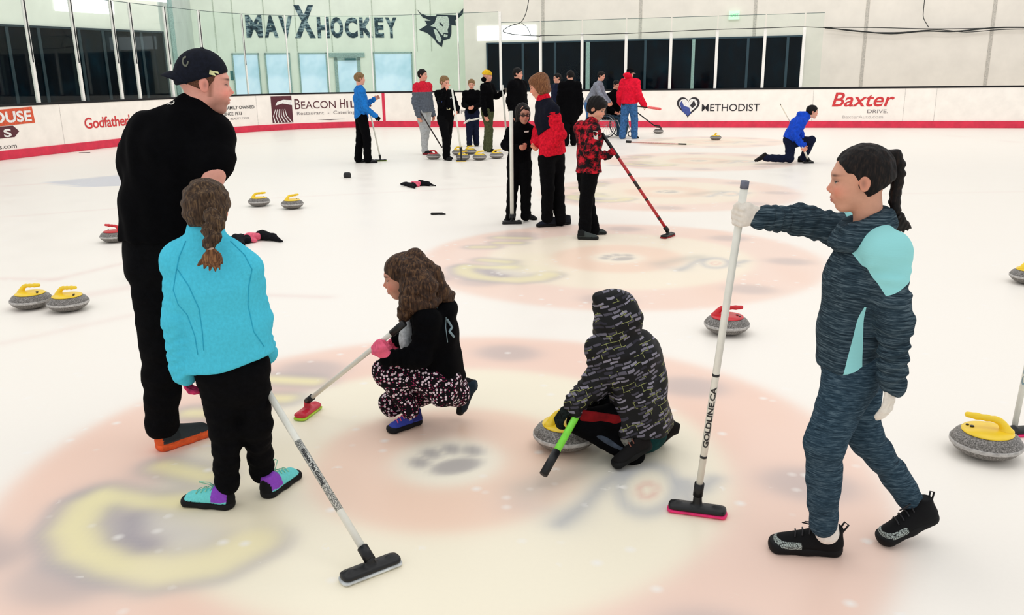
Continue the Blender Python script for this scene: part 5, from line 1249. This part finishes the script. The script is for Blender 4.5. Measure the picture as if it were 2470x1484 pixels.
GLS=mat('frame_black',(14,14,16),.4)
gb=MB()
for s in(-1,1):
    L=[h.p(.375,s*.13+.085*math.cos(a),.01+.062*math.sin(a)) for a in np.linspace(0,6.283,13)]; gb.tube(L,.0035,6,cap=False)
    gb.tube([h.p(.36,s*.21,.02),h.p(0,s*.345,.03)],.0035,6)
gb.tube([h.p(.385,-.04,.02),h.p(.385,.04,.02)],.0035,6); gb.build('glasses',GLS,bk,base,True)
jk=[o for o in bk.children if o.name.startswith('jacket')][0]
print_on(jk,base,[[(1264,316),(1276,315),(1275,319),(1265,320)]],LW,'print',.004)
for x,y,d in((1262,527,A(.65,-.6,0)),(1228,530,A(-.15,-1,0))):
    hl_=G(x,y); shoe(bk,base,hl_,hl_+N(d)*.22,.22,cols=((18,18,22),(10,10,12),(16,16,18)),res=.007)
hd_=G(1235,540); tp=P(1233,268,Y-.22)
broom(tp,P(1235,528,hd_[1]),'upright white broom with black head in front of the child with glasses',WP,.022,hd=(1,.02),pad=BP_,hl=.23,hw=.045)
# ------------------------------------------------------------------ far group
SKL=(224,164,140)
def far(label,px,py,H,yaw,topc,panc,hair,arms=None,hf=None,shoes=((16,16,18),(12,12,14),None),skin=SKL,hands=('auto','auto'),kid=False,topk={},pank={},hh=None,lean=(0,0),group=None,stance=.045,step=.03,res=.013):
    g=G(px,py); J,f,r=stand(g[0],g[1],H,yaw,arms,lean,step,stance=stance)
    b=(g[0],g[1],0.); t=dict(mat=topc,th=.022,w=1.02,res=res,fold=.006,drop=.5,hem=A(*b)+A(0,0,.50*H)); t.update(topk); p=dict(mat=panc,th=.016,w=1.08,res=res,fold=.006,cuff=1.35); p.update(pank)
    body,h,gg=human(label,b,J,H,dict(f=hf if hf else (f[0],f[1],-.12),h=hh or (.135*H if not kid else .15*H)),t,p,res=res,hres=.0085,skin=skin,kid=kid,hair=hair,hands=hands)
    if shoes: shoes_for(body,b,J,f,H,shoes,.009)
    return body,h,J,f,r,b
sh_=lambda m:cap_hair(m,.008,1.10,-.30,fr=(.36,.30),dis=(.003,60))
BLU=cloth('jacket_blue',(30,112,190),.12,.85,20); GRYH=cloth('hoodie_grey',(92,98,108),.12,.95,30); REDY=cloth('yoke_red',(206,36,56),.1,.95,30); LGT=cloth('sweats_grey',(176,178,178),.08,.95,30); OLV=cloth('trousers_olive',(78,84,56),.15,.95,30); JEAN=cloth('jeans_blue',(58,98,146),.2,.95,24); REDHD=cloth('hoodie_red',(220,24,52),.1,.95,20); KBL=cloth('jacket_royal',(22,70,190),.12,.8,20)
BEAN=mat('beanie_yellow',(244,178,44),.95,0,.1,.2,80,0,.4)
b1=far('boy in bright blue jacket and black trousers holding a broom, far left of the group',878,393,1.74,(.93,.36),BLU,BLK,sh_(HBL),arms=(((-.03,.05,-.17),(.02,.17,-.10)),((.03,.02,-.18),(.03,.13,-.27))),hf=(.9,.42,-.05),
   shoes=((60,60,62),(14,14,16),(20,20,22)),hands=('auto',dict(glove=BLK2,curl=(30,40,30))),topk=dict(hem_n=(0,0,-1)))
Yb=b1[2]['wrA'][1]
hd_=G(917,389); broom(P(883,228,hd_[1]),P(917,380,hd_[1]),'pale broom with dark head held by the boy in bright blue jacket',WP,.016,hd=(1,.1),pad=GRN,hl=.26,hw=.05)
def gm(C): return (C[:,2]>1.33).astype(int)
b2=far('boy in grey hoodie with red shoulders and pale grey sweatpants',1026,372,1.80,(.78,-.6),[GRYH,REDY],LGT,sh_(HDK),hf=(.9,-.38,-.02),shoes=((22,18,20),(120,24,34),None),topk=dict(matf=gm,th=.03),pank=dict(w=1.1,cuff=1.0,th=.02))
Yg=b2[5][1]; broom(P(993,236,Yg-.15),P(1066,356,Yg-.35),'dark thin stick slanting behind the boy in grey and red hoodie',DKP,.014)
b3=far('boy with light brown hair in patched black jacket, hand at his face',1078,385,1.64,(.62,-.78),BLK,BLK2,sh_(HBL),hf=(.70,-.65,-.25),arms=(((-.03,.06,-.17),(.02,.13,-.22)),((.03,.09,-.13),(-.02,.13,.04))),kid=True,step=.05,pank=dict(w=1.15))
jb=[o for o in b3[0].children if o.name.startswith('jacket')][0]; pc=0
for x,y,w,c in((1062,245,.05,(40,60,110)),(1082,262,.05,(200,190,150)),(1076,284,.07,(40,100,66)),(1066,298,.06,(130,130,140)),(1080,300,.05,(60,70,150)),(1090,236,.05,(150,150,150))):
    print_on(jb,b3[5],[[(x-w*90,y-w*50),(x+w*90,y-w*30),(x+w*70,y+w*60),(x-w*80,y+w*50)]],mat('patch_%d_%d_%d'%c,c,.9),'patch',.004)
broom(P(1090,214,b3[5][1]-.32),P(1112,362,b3[5][1]-.45),'white broom leaning in front of the light-haired boy in patched black jacket',WP,.019,hd=(1,0),head=BP_,pad=YEL,hl=.2,hw=.05)
b4=far('small boy in black jacket and navy trousers facing the camera behind the stones',1141,353,1.56,(-.05,-1),BLK,NAV,sh_(HBL),hf=(-.05,-.95,-.25),arms=(((-.02,.04,-.17),(.05,.15,-.20)),((.02,.04,-.17),(-.05,.15,-.20))),kid=True,pank=dict(w=1.2),res=.014)
MB_t=b4[5]; broom(P(1180,281,MB_t[1]-.45),P(1126,292,MB_t[1]-.4),'white broom held level across the small boy in black jacket',WP,.022,hd=(1,.1),head=WP,pad=WP,hl=.2,hw=.05,hn=(-.5,0,.8),ferrule=False)
def beanie(h,body,base):
    solid('beanie',[h.e((-.07,0,.17),(.46,.40,.40)),cut(h.p(0,0,.10),-(h.u+h.f*.15),.01)],BEAN,.008,.03,body,base,disp=wob(.008,60,2))
    solid('hood',[h.e((-.30,0,-.32),(.30,.42,.26))],BLK,.012,.03,body,base)
b5=far('tall youth in yellow knit beanie, black jacket and olive trousers with grey gloves',1178,366,1.76,(.86,-.4),BLK,OLV,beanie,hf=(.95,-.2,-.05),arms=(((.0,.08,-.12),(.05,.21,-.06)),((.03,.0,-.18),(.06,.05,-.33))),hands=(dict(glove=mat('glove_grey',(120,112,100),.9)),'auto'),pank=dict(w=1.15),kid=False)
broom(P(1212,205,b5[5][1]-.1),P(1222,335,b5[5][1]-.2),'white broom partly hidden behind the standing child in glasses, near the yellow beanie',WP,.02)
b6=far('tall adult dressed all in black behind the child with glasses',1250,370,1.80,(.6,-.4),BLK,BLK2,sh_(HBK),hf=(.9,-.30,-.1),topk=dict(th=.06,w=1.05),pank=dict(w=1.2))
b7=far('adult in long black coat seen from behind, right of the auburn-haired woman',1374,352,1.74,(.1,1),BLK,BLK2,sh_(HBK),hf=(-.5,.8,-.1),topk=dict(th=.055,drop=1.6,hem=A(0,0,.55)),pank=dict(w=1.2))
b8=far('person in dark blue top half hidden behind the auburn-haired woman',1345,345,1.68,(-.8,-.5),NAV,BLK2,sh_(HBK),hf=(-.9,-.4,-.1))
broom(P(1377,176,b7[5][1]+.3),P(1378,330,b7[5][1]+.3),'white broom tip showing above the black coat',WP,.018)
b9=far('person in grey sweatshirt and jeans bending over the wheelchair',1420,333,1.72,(.9,-.4),cloth('sweat_grey',(128,132,144),.1,.95,30),JEAN,sh_(HBK),hf=(.85,-.5,-.3),lean=(0,.16),arms=(((-.02,.06,-.15),(0,.15,-.25)),((.02,.08,-.15),(.0,.17,-.25))))
# seated person in wheelchair
gw=G(1478,330); Yw=gw[1]
J=JJ(Yw,pelvis=(1478,280,0),waist=(1478,265,0),chest=(1480,240,0),neck=(1482,222,0),head=(1487,205,0),shA=(1466,232,-.05),shB=(1496,232,0),elA=(1464,255,-.1),wrA=(1480,268,-.25),elB=(1500,252,-.1),wrB=(1496,268,-.25),
  hipA=(1470,282,-.02),hipB=(1488,282,-.02),knA=(1494,290,-.28),anA=(1492,322,-.32),knB=(1510,290,-.28),anB=(1508,322,-.32))
bw=(gw[0],gw[1],0)
human('person in black top seated in a wheelchair facing the rink',bw,J,1.66,dict(f=(.5,-.8,-.3),h=.23),dict(mat=BLK,th=.03,res=.013,hem=J['pelvis'],drop=.2),dict(mat=cloth('jeans_dark',(44,70,90),.2),th=.014,res=.013),res=.013,hres=.009,skin=SKL,kid=False,hair=sh_(HBK),hands=('auto','auto'))
wc_=empty('wheelchair',bw,'dark wheelchair with large spoked wheels on the far ice','wheelchair')
TYR=mat('tyre_grey',(70,72,76),.8); CHR=mat('chrome',(170,172,176),.25,.9)
for s in(-1,1):
    c=A(gw[0]+s*.30,gw[1],.31); mb=MB(); mb.tube([c+A(.0,math.cos(a)*.30,math.sin(a)*.30) for a in np.linspace(0,6.2832,33)],.016,8,cap=False); w=mb.build('wheel',TYR,wc_,bw,True)
    mb=MB()
    for a in np.linspace(0,6.2832,13)[:-1]: mb.tube([c,c+A(0,math.cos(a)*.29,math.sin(a)*.29)],.003,5)
    mb.tube([c+A(s*.03,math.cos(a)*.26,math.sin(a)*.26) for a in np.linspace(0,6.2832,25)],.008,6,cap=False); mb.build('spokes',CHR,w,bw,True)
    cc=A(gw[0]+s*.22,gw[1]-.42,.08); MB().tube([cc+A(0,math.cos(a)*.07,math.sin(a)*.07) for a in np.linspace(0,6.2832,17)],.014,8,cap=False).build('caster',TYR,wc_,bw,True)
    MB().tube([cc+A(0,0,.08),A(gw[0]+s*.24,gw[1]-.3,.45),A(gw[0]+s*.24,gw[1]+.25,.45),A(gw[0]+s*.24,gw[1]+.28,.95),A(gw[0]+s*.24,gw[1]+.38,.95)],.012,8).build('side_frame',CHR,wc_,bw,True)
MB().box((gw[0],gw[1]-.03,.47),(.23,.24,.03)).build('seat',BP_,wc_,bw); MB().box((gw[0],gw[1]+.26,.70),(.23,.02,.22)).build('backrest',BP_,wc_,bw)
wc_.rotation_euler=(0,0,math.radians(50))
# man in red hoodie
def capred(h,body,base):
    solid('hair',[h.e((-.07,0,.10),(.42,.35,.38)),cut(h.p(.1,0,0),h.f,.02),cut(h.p(0,0,-.25),-h.u,.02)],HBK,.008,.02,body,base)
    c=solid('cap',[h.e((-.07,0,.18),(.44,.38,.38)),cut(h.p(0,0,.14),-h.u,.01)],BLK2,.008,.02,body,base)
    solid('visor',[ecap(h.p(.3,0,.15),h.p(.62,0,.12),h.r,(.25*h.h,.03*h.h),(.2*h.h,.02*h.h))],mat('visor_grey',(150,150,156),.8),.006,.01,c,base)
    solid('hood',[h.e((-.26,0,-.30),(.42,.48,.30)),h.e((-.1,0,-.42),(.36,.42,.16))],REDHD,.01,.04,body,base,disp=wob(.01,30,2))
b10=far('man in bright red hoodie and blue jeans seen from behind, broom under his arm',1516,335,1.78,(.42,.75),REDHD,JEAN,capred,hf=(.75,.45,-.25),arms=(((-.05,.0,-.17),(-.08,.08,-.28)),((.05,-.02,-.17),(.10,.07,-.31))),topk=dict(th=.05,w=1.02,hem=A(0,0,.90)),pank=dict(w=1.25,cuff=1.5),stance=.07,shoes=((18,18,20),(10,10,12),None))
b,d=broom(P(1500,252,b10[5][1]-.05),P(1568,260,b10[5][1]-.12),'black broom with pink head tucked under the red hoodie man\'s arm',BP_,.017)
p_=P(1575,261,b10[5][1]-.12); q0=P(1564,259,b10[5][1]-.12); q1=P(1592,263,b10[5][1]-.12)
e_=P(1568,260,b10[5][1]-.12); solid('broom_head',[ecap(q0,q1,(0,1,0),(.05,.03),(.05,.035))],PINKL,.007,.01,b,(e_[0],e_[1],0))
sg=G(1588,322); e2=A(sg[0],sg[1],.18); b,d=broom(P(1530,266,sg[1]-.4),P(1578,303,sg[1]),'black delivery stick reaching down to the far grey stone',BP_,.017)
tt_=P(1578,303,sg[1]); MB().tube([tt_,P(1591,304,sg[1]),P(1596,312,sg[1])],.02,10).build('stick_hook',BP_,b,(tt_[0],tt_[1],0),True)
# kneeling man
Y=15.91
J=JJ(Y,pelvis=(1903,338,0),waist=(1912,320,0),chest=(1924,300,0),neck=(1942,283,0),head=(1960,270,0),shA=(1934,296,-.16),shB=(1926,296,.15),elA=(1916,326,-.22),wrA=(1934,350,-.25),elB=(1930,322,.18),wrB=(1938,348,.05),
  hipA=(1906,346,-.08),hipB=(1908,345,.08),knA=(1905,383,-.10),anA=(1848,381,-.10),knB=(1958,338,.10),anB=(1938,380,.10))
base=tuple(G(1915,390))
kn,h,g=human('man in royal blue jacket kneeling on one knee on the far ice, facing right',base,J,1.74,dict(f=(.97,-.1,-.1),h=.235),dict(mat=KBL,th=.025,w=1.0,hem=J['pelvis'],hem_n=(-.5,0,-.85),res=.011,drop=.5,fold=.006,collar_h=.03,
   extra=[cone(P(1937,280,Y),P(1930,276,Y),.10,.06)]),dict(mat=NAV,th=.014,w=1.0,res=.011,fold=.006,cuff=1.2),res=.012,hres=.007,skin=(222,164,140),kid=False,hair=cap_hair(HBK,.007,1.10,-.30,fr=(.36,.28),dis=(.002,80)),hands=('auto','auto'))
hl_=G(1922,391); shoe(kn,base,hl_,hl_+N(A(1,-.1,0))*.28,.28,cols=((16,16,18),(10,10,12),None),res=.007)
tt=P(1819,387,Y-.1); hl_=P(1848,366,Y-.1); shoe(kn,base,hl_,tt,.28,up=(.5,0,-.6),cols=((24,22,24),(14,12,12),None),res=.007)
MB().tube([P(1845,378,Y-.1),P(1852,384,Y-.1)],.05,12).build('sock',SOK,kn,base,True)
jk=[o for o in kn.children if o.name.startswith('jacket')][0]
print_on(jk,base,[[(1902,295),(1906,293),(1913,303),(1909,305)]],LW,'print',.004); print_on(jk,base,[[(1942,300),(1952,299),(1951,305),(1942,306)]],LW,'print',.004)
hd_=G(1953,394); p1=P(1950,386,hd_[1]); pm=P(1932,347,Y-.3)
broom(P(1935,352,Y-.28),p1,'white broom held low in front of the kneeling man in blue',WP,.02,hd=(1,.1),pad=BP_,hl=.2,hw=.05)
broom(P(1882,251,Y+.25),P(1912,306,Y+.1),'thin pale rod sticking up behind the kneeling man\'s back',mat('rod_pale',(226,214,190),.5),.008,topcap=DKP)
# ------------------------------------------------------------------ light
w=bpy.data.worlds.new('hall_light'); SC.world=w; w.use_nodes=True; bg=w.node_tree.nodes['Background']; bg.inputs[0].default_value=(.97,.985,1.,1); bg.inputs[1].default_value=.88
for i,(x,y) in enumerate(((-4,4),(4,4),(-4,13),(5,13),(-3,22),(6,22))):
    l=bpy.data.lights.new('hall_lamp','AREA'); l.shape='RECTANGLE'; l.size=5; l.size_y=4; l.energy=75; l.color=(1,.97,.92)
    o=bpy.data.objects.new('hall_lamp',l); COL.objects.link(o); o.location=(x,y,9)
for x,y,rz in((-7,21,.3),(4,20,-.2),(12,17,-.25)):  # unseen fill lights, added to brighten the walls behind the rink
    l=bpy.data.lights.new('wall_fill','AREA'); l.shape='RECTANGLE'; l.size=4; l.size_y=1.5; l.energy=120; l.color=(1,.98,.95)
    o=bpy.data.objects.new('wall_fill',l); COL.objects.link(o); o.location=(x,y,8.5); o.rotation_euler=(math.radians(62),0,rz)
SC.view_settings.view_transform='Standard'; SC.view_settings.look='None'; SC.view_settings.gamma=1; SC.view_settings.use_curve_mapping=False; SC.view_settings.exposure=0.05
